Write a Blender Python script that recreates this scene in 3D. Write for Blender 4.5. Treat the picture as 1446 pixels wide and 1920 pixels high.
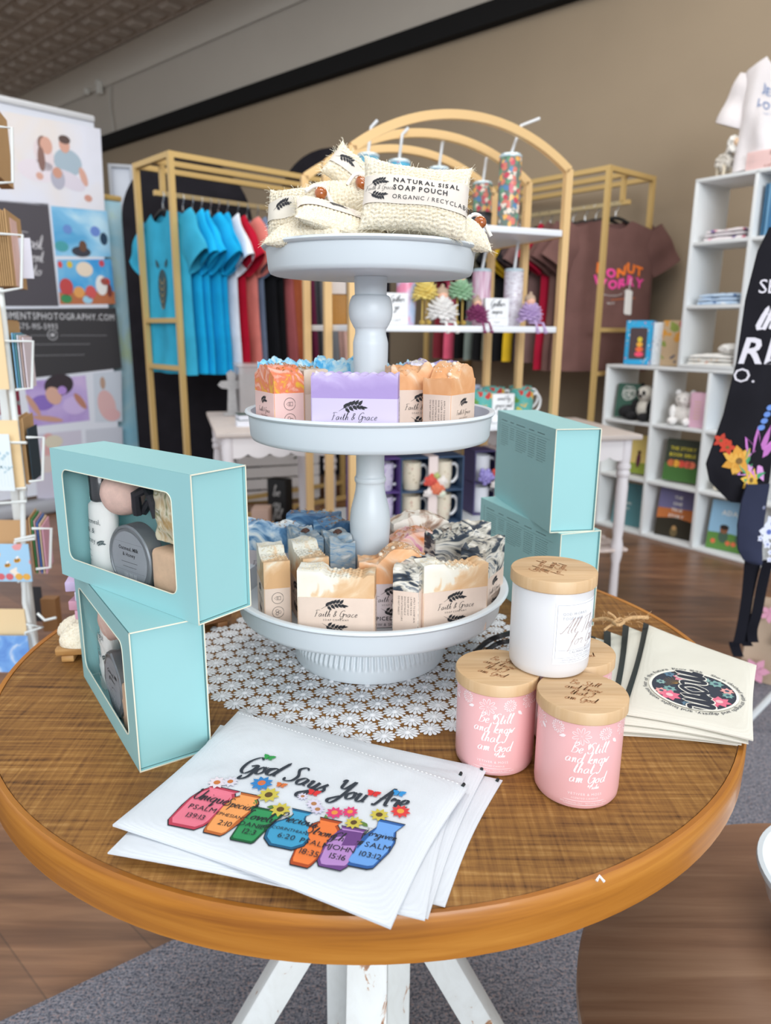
import bpy, bmesh, math, random
from mathutils import Vector, Matrix, Euler, noise as mn
from math import sin, cos, pi, radians as R, atan2, hypot, sqrt
for o in list(bpy.data.objects): bpy.data.objects.remove(o)
SC = bpy.context.scene; COL = SC.collection
random.seed(7)
# ------------------------------------------------------------------ camera
F, PITCH, ROLL, HC = 1372.49, R(13.948), R(.4586), 1.178
_c, _s, _cp, _sp = cos(ROLL), sin(ROLL), cos(PITCH), sin(PITCH)
camd = bpy.data.cameras.new('camera'); cam = bpy.data.objects.new('camera', camd); COL.objects.link(cam)
cam.matrix_world = Matrix(((_c, -_s, 0, 0), (_s*_sp, _c*_sp, -_cp, 0), (_s*_cp, _c*_cp, _sp, HC), (0, 0, 0, 1)))
camd.sensor_fit = 'HORIZONTAL'; camd.sensor_width = 36; camd.lens = 36*F/1446
camd.clip_start = .02; camd.clip_end = 60
camd.dof.use_dof = True; camd.dof.focus_distance = .72; camd.dof.aperture_fstop = 8.6
SC.camera = cam
# ------------------------------------------------------------------ world, daylight through the shop front behind the camera, added overhead fills
SC.view_settings.view_transform = 'Standard'; SC.view_settings.look = 'None'
SC.view_settings.gamma = 1; SC.view_settings.use_curve_mapping = False; SC.view_settings.exposure = 0.0
w = bpy.data.worlds.new('sky'); SC.world = w; w.use_nodes = True
w.node_tree.nodes['Background'].inputs[0].default_value = (.86, .93, 1, 1)
w.node_tree.nodes['Background'].inputs[1].default_value = .92
def area(name, loc, target, sx, sy, power, col):
    d = bpy.data.lights.new(name, 'AREA'); d.shape = 'RECTANGLE'; d.size = sx; d.size_y = sy; d.energy = power; d.color = col
    o = bpy.data.objects.new(name, d); COL.objects.link(o); o.location = loc
    o.rotation_euler = (Vector(target)-Vector(loc)).to_track_quat('-Z', 'Y').to_euler(); return o
area('front_window_light', (4.0, -13.0, 5.2), (.6, 3.0, 1.0), 10, 5, 1650, (.93, .97, 1))
area('fill_light_back', (.6, 3.2, 4.0), (.6, 3.2, 0), 3.2, 1.2, 60, (1, .96, .9))  # added overhead fill, out of view, brightens the back of the room
area('fill_light_front', (.5, .1, 4.0), (.5, .3, 0), 2.4, 1.2, 42, (1, .97, .93))  # added fill above the table to lift upward-facing surfaces
area('fill_light_left', (-2.4, 4.4, 4.0), (-2.4, 4.6, 0), 1.2, 2.4, 34, (1, .96, .9))  # added out-of-view fill over the left background

# ------------------------------------------------------------------ helpers
def ray(px, py):
    x = (px-723)/F; y = -(py-960)/F
    x, y = _c*x-_s*y, _s*x+_c*y
    return Vector((x, _cp+y*_sp, -_sp+y*_cp))
def at_z(px, py, z):
    d = ray(px, py); return d*((z-HC)/d.z)+Vector((0, 0, HC))
def at_y(px, py, Y):
    d = ray(px, py); return d*(Y/d.y)+Vector((0, 0, HC))
class MB:
    def __init__(s): s.v = []; s.f = []; s.m = []; s.cur = 0; s.mats = []
    def mat(s, m):
        if m not in s.mats: s.mats.append(m)
        s.cur = s.mats.index(m); return s
    def add(s, vs, fs, M=None):
        n = len(s.v)
        s.v += [tuple(M @ Vector(p)) if M is not None else tuple(p) for p in vs]
        s.f += [tuple(i+n for i in f) for f in fs]; s.m += [s.cur]*len(fs); return s
    def box(s, c, d, rz=0, r=0, M=None, seg=2):
        T = Matrix.Translation(c) @ Matrix.Rotation(rz, 4, 'Z')
        if M is not None: T = M @ T
        if r <= 0:
            x, y, z = [a/2 for a in d]
            vs = [(i*x, j*y, k*z) for i in (-1, 1) for j in (-1, 1) for k in (-1, 1)]
            return s.add(vs, [(0, 1, 3, 2), (4, 6, 7, 5), (0, 4, 5, 1), (2, 3, 7, 6), (0, 2, 6, 4), (1, 5, 7, 3)], T)
        bm = bmesh.new(); bmesh.ops.create_cube(bm, size=1); bmesh.ops.scale(bm, vec=d, verts=bm.verts)
        bmesh.ops.bevel(bm, geom=bm.edges[:], offset=min(r, min(d)*.49), segments=seg, affect='EDGES', profile=.5)
        bm.verts.index_update(); s.add([v.co[:] for v in bm.verts], [[v.index for v in f.verts] for f in bm.faces], T); bm.free(); return s
    def bar(s, a, b, w, h=None, r=0):
        a = Vector(a); b = Vector(b); h = h or w; d = b-a; L = d.length
        q = d.to_track_quat('Z', 'Y').to_matrix().to_4x4()
        return s.box((0, 0, 0), (w, h, L), r=r, M=Matrix.Translation((a+b)/2) @ q)
    def lathe(s, prof, seg=48, c=(0, 0, 0), M=None):
        vs = []; fs = []; n = len(prof)
        for i in range(seg):
            a = 2*pi*i/seg
            for (r, z) in prof: vs.append((c[0]+r*cos(a), c[1]+r*sin(a), c[2]+z))
        for i in range(seg):
            j = (i+1) % seg
            for k in range(n-1): fs.append((i*n+k, j*n+k, j*n+k+1, i*n+k+1))
        if prof[0][0] > 1e-6: fs.append(tuple(i*n for i in range(seg))[::-1])
        if prof[-1][0] > 1e-6: fs.append(tuple(i*n+n-1 for i in range(seg)))
        return s.add(vs, fs, M)
    def ring(s, prof, seg=48, c=(0, 0, 0), M=None):
        vs = []; fs = []; n = len(prof)
        for i in range(seg):
            a = 2*pi*i/seg
            for (r, z) in prof: vs.append((c[0]+r*cos(a), c[1]+r*sin(a), c[2]+z))
        for i in range(seg):
            j = (i+1) % seg
            for k in range(n): fs.append((i*n+k, j*n+k, j*n+(k+1) % n, i*n+(k+1) % n))
        return s.add(vs, fs, M)
    def tube(s, pts, r, seg=8, M=None, closed=False):
        pts = [Vector(p) for p in pts]; n = len(pts); vs = []; fs = []; up = None
        for i, p in enumerate(pts):
            t = (pts[(i+1) % n]-pts[i-1]) if closed else (pts[min(i+1, n-1)]-pts[max(i-1, 0)])
            t.normalize()
            if up is None: up = Vector((0, 0, 1)) if abs(t.z) < .9 else Vector((1, 0, 0))
            a = t.cross(up).normalized(); b = a.cross(t).normalized(); up = b
            rr = r(i/(n-1)) if callable(r) else r
            vs += [tuple(p+a*rr*cos(2*pi*k/seg)+b*rr*sin(2*pi*k/seg)) for k in range(seg)]
        for i in range(n if closed else n-1):
            j = (i+1) % n
            for k in range(seg): fs.append((i*seg+k, i*seg+(k+1) % seg, j*seg+(k+1) % seg, j*seg+k))
        if not closed: fs += [tuple(range(seg))[::-1], tuple((n-1)*seg+k for k in range(seg))]
        return s.add(vs, fs, M)
    def ell(s, c, r, seg=20, rings=12, M=None, bump=0, fr=3.):
        vs = []; fs = []
        for i in range(rings+1):
            t = pi*i/rings
            for j in range(seg):
                a = 2*pi*j/seg; d = Vector((sin(t)*cos(a), sin(t)*sin(a), cos(t)))
                k = 1+(bump*mn.noise(d*fr+Vector(c)*9) if bump else 0)
                vs.append((c[0]+r[0]*d.x*k, c[1]+r[1]*d.y*k, c[2]+r[2]*d.z*k))
        for i in range(rings):
            for j in range(seg): fs.append((i*seg+j, (i+1)*seg+j, (i+1)*seg+(j+1) % seg, i*seg+(j+1) % seg))
        return s.add(vs, fs, M)
    def prism(s, poly, t, M=None):   # polygon in local XZ, thickness t along Y
        n = len(poly); vs = [(x, -t/2, z) for x, z in poly]+[(x, t/2, z) for x, z in poly]
        fs = [tuple(range(n)), tuple(range(2*n-1, n-1, -1))]+[(i, i+n, (i+1) % n+n, (i+1) % n) for i in range(n)]
        return s.add(vs, fs, M)
    def grid(s, fn, nu, nv, flip=False):
        vs = [tuple(fn(i/nu, j/nv)) for j in range(nv+1) for i in range(nu+1)]
        fs = []
        for j in range(nv):
            for i in range(nu):
                a = j*(nu+1)+i; q = (a, a+1, a+nu+2, a+nu+1); fs.append(q[::-1] if flip else q)
        return s.add(vs, fs)
    def sheet(s, fn, nu, nv, th):    # closed slab: fn gives the front surface, th(u,v)->offset Vector to the back
        n0 = len(s.v); N = (nu+1)*(nv+1)
        A = [Vector(fn(i/nu, j/nv)) for j in range(nv+1) for i in range(nu+1)]
        Bk = [A[j*(nu+1)+i]+th(i/nu, j/nv) for j in range(nv+1) for i in range(nu+1)]
        fs = []
        for j in range(nv):
            for i in range(nu):
                a = j*(nu+1)+i; q = (a, a+1, a+nu+2, a+nu+1); fs.append(q); fs.append(tuple(k+N for k in q[::-1]))
        rim = [i for i in range(nu+1)]+[j*(nu+1)+nu for j in range(1, nv+1)]+[nv*(nu+1)+i for i in range(nu-1, -1, -1)]+[j*(nu+1) for j in range(nv-1, 0, -1)]
        for k in range(len(rim)):
            a, b = rim[k], rim[(k+1) % len(rim)]; fs.append((b, a, a+N, b+N))
        return s.add(A+Bk, fs)
    def build(s, name, m=None, parent=None, smooth=True, ang=38, **tags):
        me = bpy.data.meshes.new(name); me.from_pydata(s.v, [], s.f)
        ms = s.mats or [m]
        for x in ms: me.materials.append(x)
        if len(ms) > 1: me.polygons.foreach_set('material_index', s.m)
        me.update()
        if smooth:
            me.polygons.foreach_set('use_smooth', [True]*len(me.polygons)); me.set_sharp_from_angle(angle=R(ang))
        o = bpy.data.objects.new(name, me); COL.objects.link(o)
        if parent is not None: o.parent = parent
        for k, v in tags.items(): o[k] = v
        return o
def thing(name, loc, rz, label, category, group=None, rot=None):
    o = bpy.data.objects.new(name, None); COL.objects.link(o); o.location = loc; o.empty_display_size = .05
    o.rotation_euler = rot if rot is not None else (0, 0, rz)
    o['label'] = label; o['category'] = category
    if group: o['group'] = group
    return o
def tag(o, label, category, group=None):
    o['label'] = label; o['category'] = category
    if group: o['group'] = group
    return o
def struct(o): o['kind'] = 'structure'; return o
def copy_tree(o, parent=None):
    c = o.copy(); COL.objects.link(c)
    if parent is not None: c.parent = parent
    for ch in o.children: copy_tree(ch, c)
    return c

# ------------------------------------------------------------------ materials
def srgb(h):
    h = h.lstrip('#'); c = [int(h[i:i+2], 16)/255 for i in (0, 2, 4)]
    return tuple(x/12.92 if x <= .04045 else ((x+.055)/1.055)**2.4 for x in c)+(1,)
_mc = {}
class NT:
    def __init__(s, name):
        s.m = bpy.data.materials.new(name); s.m.use_nodes = True; s.t = s.m.node_tree; s.b = s.t.nodes['Principled BSDF']; s.co = None
    def n(s, typ, **kw):
        n = s.t.nodes.new(typ)
        for k, v in kw.items():
            if k[0] == '_': setattr(n, k[1:], v)
            else: n.inputs[k.replace('_', ' ')].default_value = v
        return n
    def l(s, a, b): s.t.links.new(a, b)
    def coord(s, scale=(1, 1, 1), rot=(0, 0, 0), which='Object'):
        c = s.n('ShaderNodeTexCoord'); mp = s.n('ShaderNodeMapping'); mp.inputs['Scale'].default_value = scale; mp.inputs['Rotation'].default_value = rot
        s.l(c.outputs[which], mp.inputs[0]); return mp.outputs[0]
    def noise(s, vec, scale, detail=4, rough=.55, dist=0):
        n = s.n('ShaderNodeTexNoise', Scale=scale, Detail=detail, Roughness=rough, Distortion=dist); s.l(vec, n.inputs['Vector']); return n.outputs['Fac']
    def ramp(s, fac, stops, interp='LINEAR'):
        r = s.n('ShaderNodeValToRGB'); cr = r.color_ramp; cr.interpolation = interp
        while len(cr.elements) < len(stops): cr.elements.new(.5)
        for e, (p, c) in zip(cr.elements, stops): e.position = p; e.color = srgb(c) if isinstance(c, str) else c
        s.l(fac, r.inputs[0]); return r.outputs[0]
    def mix(s, a, b, fac, mode='MIX'):
        n = s.n('ShaderNodeMix', _data_type='RGBA', _blend_type=mode)
        for sock, v in ((n.inputs[0], fac), (n.inputs[6], a), (n.inputs[7], b)):
            if hasattr(v, 'is_linked') or hasattr(v, 'links'): s.l(v, sock)
            else: sock.default_value = srgb(v) if isinstance(v, str) else v
        return n.outputs[2]
    def math(s, op, a, b=0.):
        n = s.n('ShaderNodeMath', _operation=op)
        for sock, v in ((n.inputs[0], a), (n.inputs[1], b)):
            if isinstance(v, (int, float)): sock.default_value = v
            else: s.l(v, sock)
        return n.outputs[0]
    def bump(s, h, strength=.3, dist=.001):
        b = s.n('ShaderNodeBump', Strength=strength, Distance=dist); s.l(h, b.inputs['Height']); s.l(b.outputs[0], s.b.inputs['Normal'])
    def col(s, c):
        if isinstance(c, str): s.b.inputs['Base Color'].default_value = srgb(c)
        else: s.l(c, s.b.inputs['Base Color'])
    def set(s, **kw):
        for k, v in kw.items(): s.b.inputs[k.replace('_', ' ')].default_value = v
        return s
def M(c, rough=.6, metal=0, var=.0, vs=20, bump=0, bs=200, bd=.0006, sheen=0, trans=0, emit=0, coat=0):
    key = (c, rough, metal, var, vs, bump, bs, bd, sheen, trans, emit, coat)
    if key in _mc: return _mc[key]
    t = NT('paint_'+c.lstrip('#')); t.set(Roughness=rough, Metallic=metal)
    if trans: t.set(Transmission_Weight=trans)
    if coat: t.set(Coat_Weight=coat)
    if sheen: t.set(Sheen_Weight=sheen)
    co = t.coord() if (var or bump) else None
    if var:
        n = t.noise(co, vs, 3); base = srgb(c)
        a = tuple(x*(1-var) for x in base[:3])+(1,); b = tuple(min(1, x*(1+var)) for x in base[:3])+(1,)
        t.col(t.ramp(n, [(.3, a), (.7, b)]))
    else: t.col(c)
    if bump: t.bump(t.noise(co, bs, 3), bump, bd)
    _mc[key] = t.m; return t.m
def fabric(c, var=.12, weave=900, bump=.35, folds=0):
    key = ('fab', c, var, weave, bump)
    if key in _mc: return _mc[key]
    t = NT('fabric_'+c.lstrip('#')); t.set(Roughness=.95, Sheen_Weight=.0, Specular_IOR_Level=.2); co = t.coord()
    base = srgb(c); n = t.noise(co, 9, 4)
    t.col(t.ramp(n, [(.3, tuple(x*(1-var) for x in base[:3])+(1,)), (.7, tuple(min(1, x*(1+var)) for x in base[:3])+(1,))]))
    wv = t.n('ShaderNodeTexWave', Scale=weave/6.3, Distortion=1.5, _bands_direction='X'); t.l(co, wv.inputs['Vector'])
    wv2 = t.n('ShaderNodeTexWave', Scale=weave/6.3, Distortion=1.5, _bands_direction='Z'); t.l(co, wv2.inputs['Vector'])
    t.bump(t.math('ADD', wv.outputs['Fac'], wv2.outputs['Fac']), bump, .0004)
    _mc[key] = t.m; return t.m
def wood(c1, c2, c3, scale=(6, 60, 60), rough=.5, name='wood', bump=.15, which='Object', rot=(0, 0, 0), coat=0):
    t = NT(name); co = t.coord(scale, rot, which); n1 = t.noise(co, 1.0, 8, .62, .6)
    co2 = t.coord(tuple(s*.22 for s in scale), rot, which); n2 = t.noise(co2, 1.0, 3, .5)
    a = t.ramp(n1, [(.28, c1), (.5, c2), (.72, c3)]); b = t.ramp(n2, [(.3, '#8a8a8a'), (.7, '#ffffff')])
    t.col(t.mix(a, b, .45, 'MULTIPLY')); t.set(Roughness=rough, Coat_Weight=coat); t.bump(n1, bump, .0006); return t.m
def flowers(bg, cols, scale, thr=.36, name='floral_print', rough=.85):
    t = NT(name); co = t.coord()
    v = t.n('ShaderNodeTexVoronoi', Scale=scale, Randomness=.9); nz = t.n('ShaderNodeTexNoise', Scale=scale*1.6, Detail=2.)
    t.l(co, nz.inputs['Vector']); ad = t.n('ShaderNodeMix', _data_type='VECTOR'); ad.inputs[0].default_value = .12/scale*8
    t.l(co, ad.inputs[4]); t.l(nz.outputs['Color'], ad.inputs[5]); t.l(ad.outputs[1], v.inputs['Vector'])
    sep = t.n('ShaderNodeSeparateColor'); t.l(v.outputs['Color'], sep.inputs[0])
    stops = [(i/len(cols), c) for i, c in enumerate(cols)]
    fc = t.ramp(sep.outputs[0], stops, 'CONSTANT'); mk = t.ramp(v.outputs['Distance'], [(thr, '#ffffff'), (thr+.05, '#000000')])
    t.col(t.mix(bg, fc, mk)); t.set(Roughness=rough); return t.m
def swirl(name, stops, scale=30, dist=2.5, zk=0, z0=0, xk=0, rough=.55, stretch=(1, 1, 1)):
    t = NT(name); co = t.coord(stretch); n = t.noise(co, scale, 3, .5, dist)
    if zk or xk:
        c2 = t.coord(); sp = t.n('ShaderNodeSeparateXYZ'); t.l(c2, sp.inputs[0])
        zz = t.math('MULTIPLY', t.math('SUBTRACT', sp.outputs[2], z0), zk)
        xx = t.math('MULTIPLY', sp.outputs[0], xk)
        n = t.math('ADD', n, t.math('ADD', zz, xx))
    t.col(t.ramp(n, stops)); t.set(Roughness=rough, Subsurface_Weight=.0, Specular_IOR_Level=.4)
    t.bump(t.noise(co, 160, 3), .25, .0006); return t.m
GOLD = NT('brushed_gold'); GOLD.col('#cfae70'); GOLD.set(Metallic=.25, Roughness=.42); GOLD = GOLD.m
GLASS = NT('clear_plastic_film'); GLASS.set(Roughness=.06, Transmission_Weight=1, IOR=1.02, Specular_IOR_Level=.9); GLASS.col('#ffffff'); GLASS = GLASS.m
WHITE = M('#eef1f4', .42); BLACK = M('#121214', .6); INK = M('#26262b', .7)

# ------------------------------------------------------------------ lettering: block glyphs from Blender's own font, and a hand-drawn script
_G = {}
def _glyphs():
    chars = 'ABCDEFGHIJKLMNOPQRSTUVWXYZabcdefghijklmnopqrstuvwxyz0123456789&/:.-,%()'
    obs = []
    for bold in (0, 1, 2):
        for ch in chars:
            cu = bpy.data.curves.new('g', 'FONT'); cu.body = ch; cu.size = 1; cu.resolution_u = 2; cu.offset = (0, .022, .05)[bold]
            o = bpy.data.objects.new('g', cu); COL.objects.link(o); obs.append((ch, bold, o, cu))
    dg = bpy.context.evaluated_depsgraph_get(); dg.update()
    for ch, bold, o, cu in obs:
        ev = o.evaluated_get(dg); me = ev.to_mesh(); vs = [v.co[:2] for v in me.vertices]; fs = [tuple(p.vertices) for p in me.polygons]
        xs = [v[0] for v in vs] or [0]
        _G[(ch, bold)] = ([(x-min(xs), y) for x, y in vs], fs, max(xs)-min(xs)); ev.to_mesh_clear()
    for ch, bold, o, cu in obs: bpy.data.objects.remove(o); bpy.data.curves.remove(cu)
_glyphs()
def block(txt, size, bold=0, sp=.09, wx=1.):     # -> list of (verts2d, faces), width ; baseline at 0, starts at x=0
    out = []; x = 0
    for ch in txt:
        if (ch, bold) not in _G: x += .3*size*wx; continue
        vs, fs, w_ = _G[(ch, bold)]; out.append(([(x+a*size*wx, b*size) for a, b in vs], fs)); x += (w_+sp)*size*wx
    return out, x-sp*size*wx
_S = dict(a="4.2|3.2,3.6 1.6,4 .3,2 1.2,.1 2.6,1 3.3,3.8 3.2,1 4.4,.5", b="3.8|0,1 1.6,8.5 1,9 .6,5 .8,.5 2,.1 3.2,2 2.2,3.8 1,2.6", c="3.3|3,3.3 1.6,4 .3,2 1.2,.1 3.6,1",
 d="4.4|3,3.6 1.6,4 .3,2 1.2,.1 2.7,1.2 3.8,9 3.3,1.2 4.6,.5", e="3.1|.2,1.6 2.2,2.4 2.4,3.7 1.4,4 .3,2 1.2,.1 3.3,1", f="2.6|0,1 2,7.5 1.8,9 1.1,7 .9,-3 .3,-4|0,3.8 2.6,4.2",
 g="4|3,3.6 1.6,4 .3,2 1.2,.3 2.7,1.4 3.2,3.8 2.9,-2.5 1.4,-4 .4,-2.6 4,.8", h="3.7|0,1 1.6,8 1.2,9 .7,5 .6,0 1,2.8 2.2,4 2.8,2.6 2.8,.6 3.9,.5", i="1.8|0,1 .8,3.9 .8,.7 2,.5|1.1,5.6 1.35,6",
 k="3.4|0,1 1.6,8 1.2,9 .7,5 .6,0|.7,1.6 2.4,4 2.6,2.8 1,2.2 2.4,.2 3.6,.6", l="1.9|0,1 1.7,7.5 1.3,9 .7,6 .8,.8 2.1,.5", m="4.9|0,2.6 .7,3.9 .6,0 1.4,3.6 2.2,3.6 2.2,.1 3,3.6 3.9,3.6 3.9,.7 5.1,.5",
 n="3.4|0,2.6 .7,3.9 .6,0 1.4,3.5 2.4,3.7 2.5,.7 3.6,.5", o="3.4|1.8,4 .3,2 1.2,.1 2.9,1.5 2.2,3.9 2.6,3.2 3.8,3.6", p="3.5|0,2.6 .9,3.9 .6,-4|.7,2 2,4 3.1,2.4 2,.2 .8,1", q="4|3,3.6 1.6,4 .3,2 1.2,.3 2.7,1.4 3.2,3.8 3,-3.8 4.2,-1",
 r="2.8|0,2.6 .8,4.2 1,3.4 2.4,3.6 2.2,.8 3.1,.5", s="2.8|0,.8 1.9,4.4 1.5,2.9 2.5,1.3 1.3,0 .2,.7 1.4,.1 3,.6", t="2.3|0,1 1.4,8 .9,1 1.4,.2 2.5,.7|0,5 2.4,5.4", u="3.7|0,2.6 .6,3.9 .7,.8 1.6,.1 2.7,1.2 2.8,3.9 2.9,.8 3.9,.5",
 v="3.4|0,2.8 .8,3.9 1.4,.1 2.9,3.6 3.6,3.4", w="4.6|0,2.6 .7,3.9 1,.2 2.2,3 2.6,.2 4,3.8 4.8,3.5", y="3.9|0,3 .7,4 .8,1.2 1.7,.5 2.7,1.6 3.1,4 2.6,-3 1,-5 .2,-3.4 2.4,-1 4.1,.8",
 G="5.6|5.5,7.6 4,9 1.2,6.5 .8,2 2.6,0 4.6,2 5,4.2 3.2,4 5.4,4.4 4.8,-1.5 2.4,-3 2.6,-1", S="4.8|4.6,8 3.2,9 1.6,7.2 3.6,4 3.4,1 1.2,0 .2,1.6", Y="4.8|0,7.6 1,8.8 1.4,5 3,4.6 4.6,8.8 3.8,0 2,-3 .8,-1.6 4.4,1.4",
 A="5.2|0,.6 1,.2 3.2,6 4.4,9 4.2,4 4.4,.4 5.6,.5|1.2,3.4 5,3.8", B="4.6|1.2,8.4 .6,0|0,7.4 2.6,9 4,7.2 1.4,4.8 4.2,3.6 3.6,.6 1,0 .2,.8", I="3|3.2,7.8 1.6,9 .6,7 2,6 2.6,8.6 1.8,1.6 .6,0 -.4,1.2",
 F="4.2|1.6,8.2 1.2,.6 .2,0|0,7.4 1.2,8.8 5,8.6|.8,4.4 3.8,4.8", T="4|2.4,8.6 2,.6 .8,0|0,7.2 .8,8.6 5.6,8.8", U="5|0,7.6 1,8.8 .8,2 2.4,0 4.2,2.6 4.8,8.8 4.6,1 5.6,.4", L="4|3,8 2,9 1.2,6 1.2,1 .2,0 1.4,.4 4.2,.4",
 P="4.2|1.4,8 .8,0|.2,7.2 2.6,9 4.2,7 2.8,4.6 1.2,4.8", C="4.8|4.6,7.6 3.4,9 .8,6 .8,1.6 2.6,0 4.8,1.6", M="5.8|0,.6 .8,.2 1.4,8.8 2.8,2 4.6,8.8 4.8,1 5.8,.4", J="3.6|.6,7.6 1.4,8.8 3.8,8.8|3,8.6 2.8,0 1.4,-3 .4,-1.4 4,1.2")
_S['&'] = "4.4|4,1 2,3.6 1.2,7 2.4,8 3,6.4 .6,2.4 1.4,.2 4,3.6"
def smooth_path(P, n=5):
    out = []; P = [Vector(p) for p in P]
    for i in range(len(P)-1):
        a, b, c, d = P[max(i-1, 0)], P[i], P[i+1], P[min(i+2, len(P)-1)]
        for k in range(n):
            t = k/n; out.append(.5*((2*b)+(c-a)*t+(2*a-5*b+4*c-d)*t*t+(3*b-a-3*c+d)*t**3))
    out.append(P[-1]); return out
def ribbon(pts, wid, nib=.9):   # 2-D stroke with a broad-nib feel
    vs = []; n = len(pts)
    for i, p in enumerate(pts):
        t = pts[min(i+1, n-1)]-pts[max(i-1, 0)]
        L = t.length or 1; t = t/L; nrm = Vector((-t.y, t.x)); e = min(1, .35+min(i, n-1-i)*.4)
        k = wid*.5*(1-nib*.6+nib*.9*max(0, abs(t.y))**1.5)*e
        vs += [tuple(p+nrm*k), tuple(p-nrm*k)]
    return vs, [(2*i, 2*i+1, 2*i+3, 2*i+2) for i in range(n-1)]
def script(txt, size, wid=.09, slant=.22, nib=.9, sp=0., n=4):    # size = ascender height
    out = []; x = 0; k = size/9
    for ch in txt:
        if ch == ' ': x += 2.6*k; continue
        if ch not in _S: continue
        parts = _S[ch].split('|'); adv = float(parts[0])
        for st in parts[1:]:
            P = [tuple(map(float, q.split(','))) for q in st.split()]
            pts = [Vector((x+(a.x+slant*a.y)*k, a.y*k)) for a in smooth_path([Vector(p) for p in P], n)]
            out.append(ribbon(pts, wid*size, nib))
        x += (adv+sp)*k
    return out, x
def place(item, x, y, align='c', rot=0, sc=1, bend=None):
    g, wd = item; off = {'c': -wd/2, 'l': 0, 'r': -wd}[align]; out = []
    for vs, fs in g:
        q = []
        for a, b in vs:
            a = (a+off)*sc; b = b*sc
            if bend: a, b = bend(a, b)
            q.append((x+a*cos(rot)-b*sin(rot), y+a*sin(rot)+b*cos(rot)))
        out.append((q, fs))
    return out
def disc(x, y, rx, ry=None, n=20, rot=0):
    ry = ry or rx; return ([(x+rx*cos(2*pi*i/n)*cos(rot)-ry*sin(2*pi*i/n)*sin(rot), y+rx*cos(2*pi*i/n)*sin(rot)+ry*sin(2*pi*i/n)*cos(rot)) for i in range(n)], [tuple(range(n))])
def line2(pts, w_): return ribbon([Vector(p) for p in pts], w_, 0)
def circ(x, y, r, w_, n=24, a0=0, a1=2*pi):
    return line2([(x+r*cos(a0+(a1-a0)*i/n), y+r*sin(a0+(a1-a0)*i/n)) for i in range(n+1)], w_)
def poly(pts): return (list(pts), [tuple(range(len(pts)))])
def leaf(x, y, L, wd, rot):
    pts = [(0, 0), (L*.3, wd*.5), (L*.65, wd*.4), (L, 0), (L*.65, -wd*.4), (L*.3, -wd*.5)]
    return poly([(x+a*cos(rot)-b*sin(rot), y+a*sin(rot)+b*cos(rot)) for a, b in pts])
def sprig(x, y, s, flip=1, rot=0):
    out = []
    for i in range(5):
        t = i/5; bx = -s*.42+s*.72*t; by = s*.12*sin(t*2.6)
        out += [leaf(bx, by, s*.27, s*.13, .85), leaf(bx+s*.07, by, s*.25, s*.13, -.75)]
    out.append(leaf(s*.28, s*.04, s*.26, s*.09, -.1)); out.append(line2([(-s*.6, -s*.12), (-s*.4, 0), (0, s*.1), (s*.3, .04*s)], s*.025))
    r = []
    for vs, fs in out: r.append(([(x+(a*cos(rot)-b*flip*sin(rot)), y+a*sin(rot)+b*flip*cos(rot)) for a, b in vs], fs))
    return r
class Decal:
    """flat print collected as 2-D shapes and laid on a surface by fn(u, v, height)"""
    def __init__(s, fn): s.mb = MB(); s.fn = fn
    def put(s, items, m, h=0):
        s.mb.mat(m)
        if isinstance(items, tuple): items = [items]
        for vs, fs in items: s.mb.add([s.fn(a, b, h) for a, b in vs], fs)
        return s
    def build(s, name, parent=None, **k): return s.mb.build(name, None, parent, smooth=False, **k)
# ================================================================== THE ROOM
A0 = R(-47.5); Av = Vector((sin(A0), cos(A0), 0)); Bv = Vector((cos(A0), -sin(A0), 0))     # along the long wall, and into it
WD = 4.86
def room(a, b, z): return Av*a+Bv*b+Vector((0, 0, z))
def slab(name, m, a0, a1, b0, b1, z0, z1):
    mb = MB(); vs = [room(a, b, z) for a in (a0, a1) for b in (b0, b1) for z in (z0, z1)]
    mb.add(vs, [(0, 1, 3, 2), (4, 6, 7, 5), (0, 4, 5, 1), (2, 3, 7, 6), (0, 2, 6, 4), (1, 5, 7, 3)]); return mb.build(name, m, smooth=False)
# wood plank floor, planks running towards the wall
t = NT('floor_planks'); co = t.coord((1, 1, 1), (0, 0, R(42.5)))
br = t.n('ShaderNodeTexBrick', Scale=1., Mortar_Size=.0018, Brick_Width=1.5, Row_Height=.19, _offset=.37); br.inputs['Color1'].default_value = (.25, .25, .25, 1); br.inputs['Color2'].default_value = (.85, .85, .85, 1); br.inputs['Mortar'].default_value = (0, 0, 0, 1)
t.l(co, br.inputs['Vector']); co2 = t.coord((2.2, 26, 1), (0, 0, R(42.5))); g = t.noise(co2, 1, 7, .6, .5); g2 = t.noise(t.coord((1, 3, 1), (0, 0, R(42.5))), 1.6, 3)
c = t.ramp(g, [(.3, '#6d4a33'), (.5, '#8c6446'), (.72, '#aa7f5d')]); tone = t.ramp(br.outputs['Color'], [(0, '#5d5d5d'), (.2, '#a8a8a8'), (.9, '#ffffff')])
c = t.mix(c, tone, .55, 'MULTIPLY'); c = t.mix(c, t.ramp(g2, [(.3, '#a39a94'), (.7, '#fff4ea')]), .6, 'MULTIPLY'); t.col(c); t.set(Roughness=.33); t.bump(g, .12, .001)
struct(slab('floor', t.m, -3.5, 12.5, -4.0, WD, -.05, 0))
WALL = M('#9a8973', .85, var=.04, vs=1.3, bump=.15, bs=60, bd=.002); UPPER = M('#bdb5aa', .85, var=.03, vs=1.3)
struct(slab('wall_back', WALL, -3.5, 12.5, WD, WD+.12, 0, 3.28))
struct(slab('wall_upper', UPPER, -3.5, 12.5, WD, WD+.12, 3.28, 4.3))
struct(slab('trim_1', M('#050405', 1.), -3.5, 12.5, WD-.09, WD, 3.28, 3.42))
struct(slab('wall_far', UPPER, 12.5, 12.62, -4, WD+.12, 0, 4.3))
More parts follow.
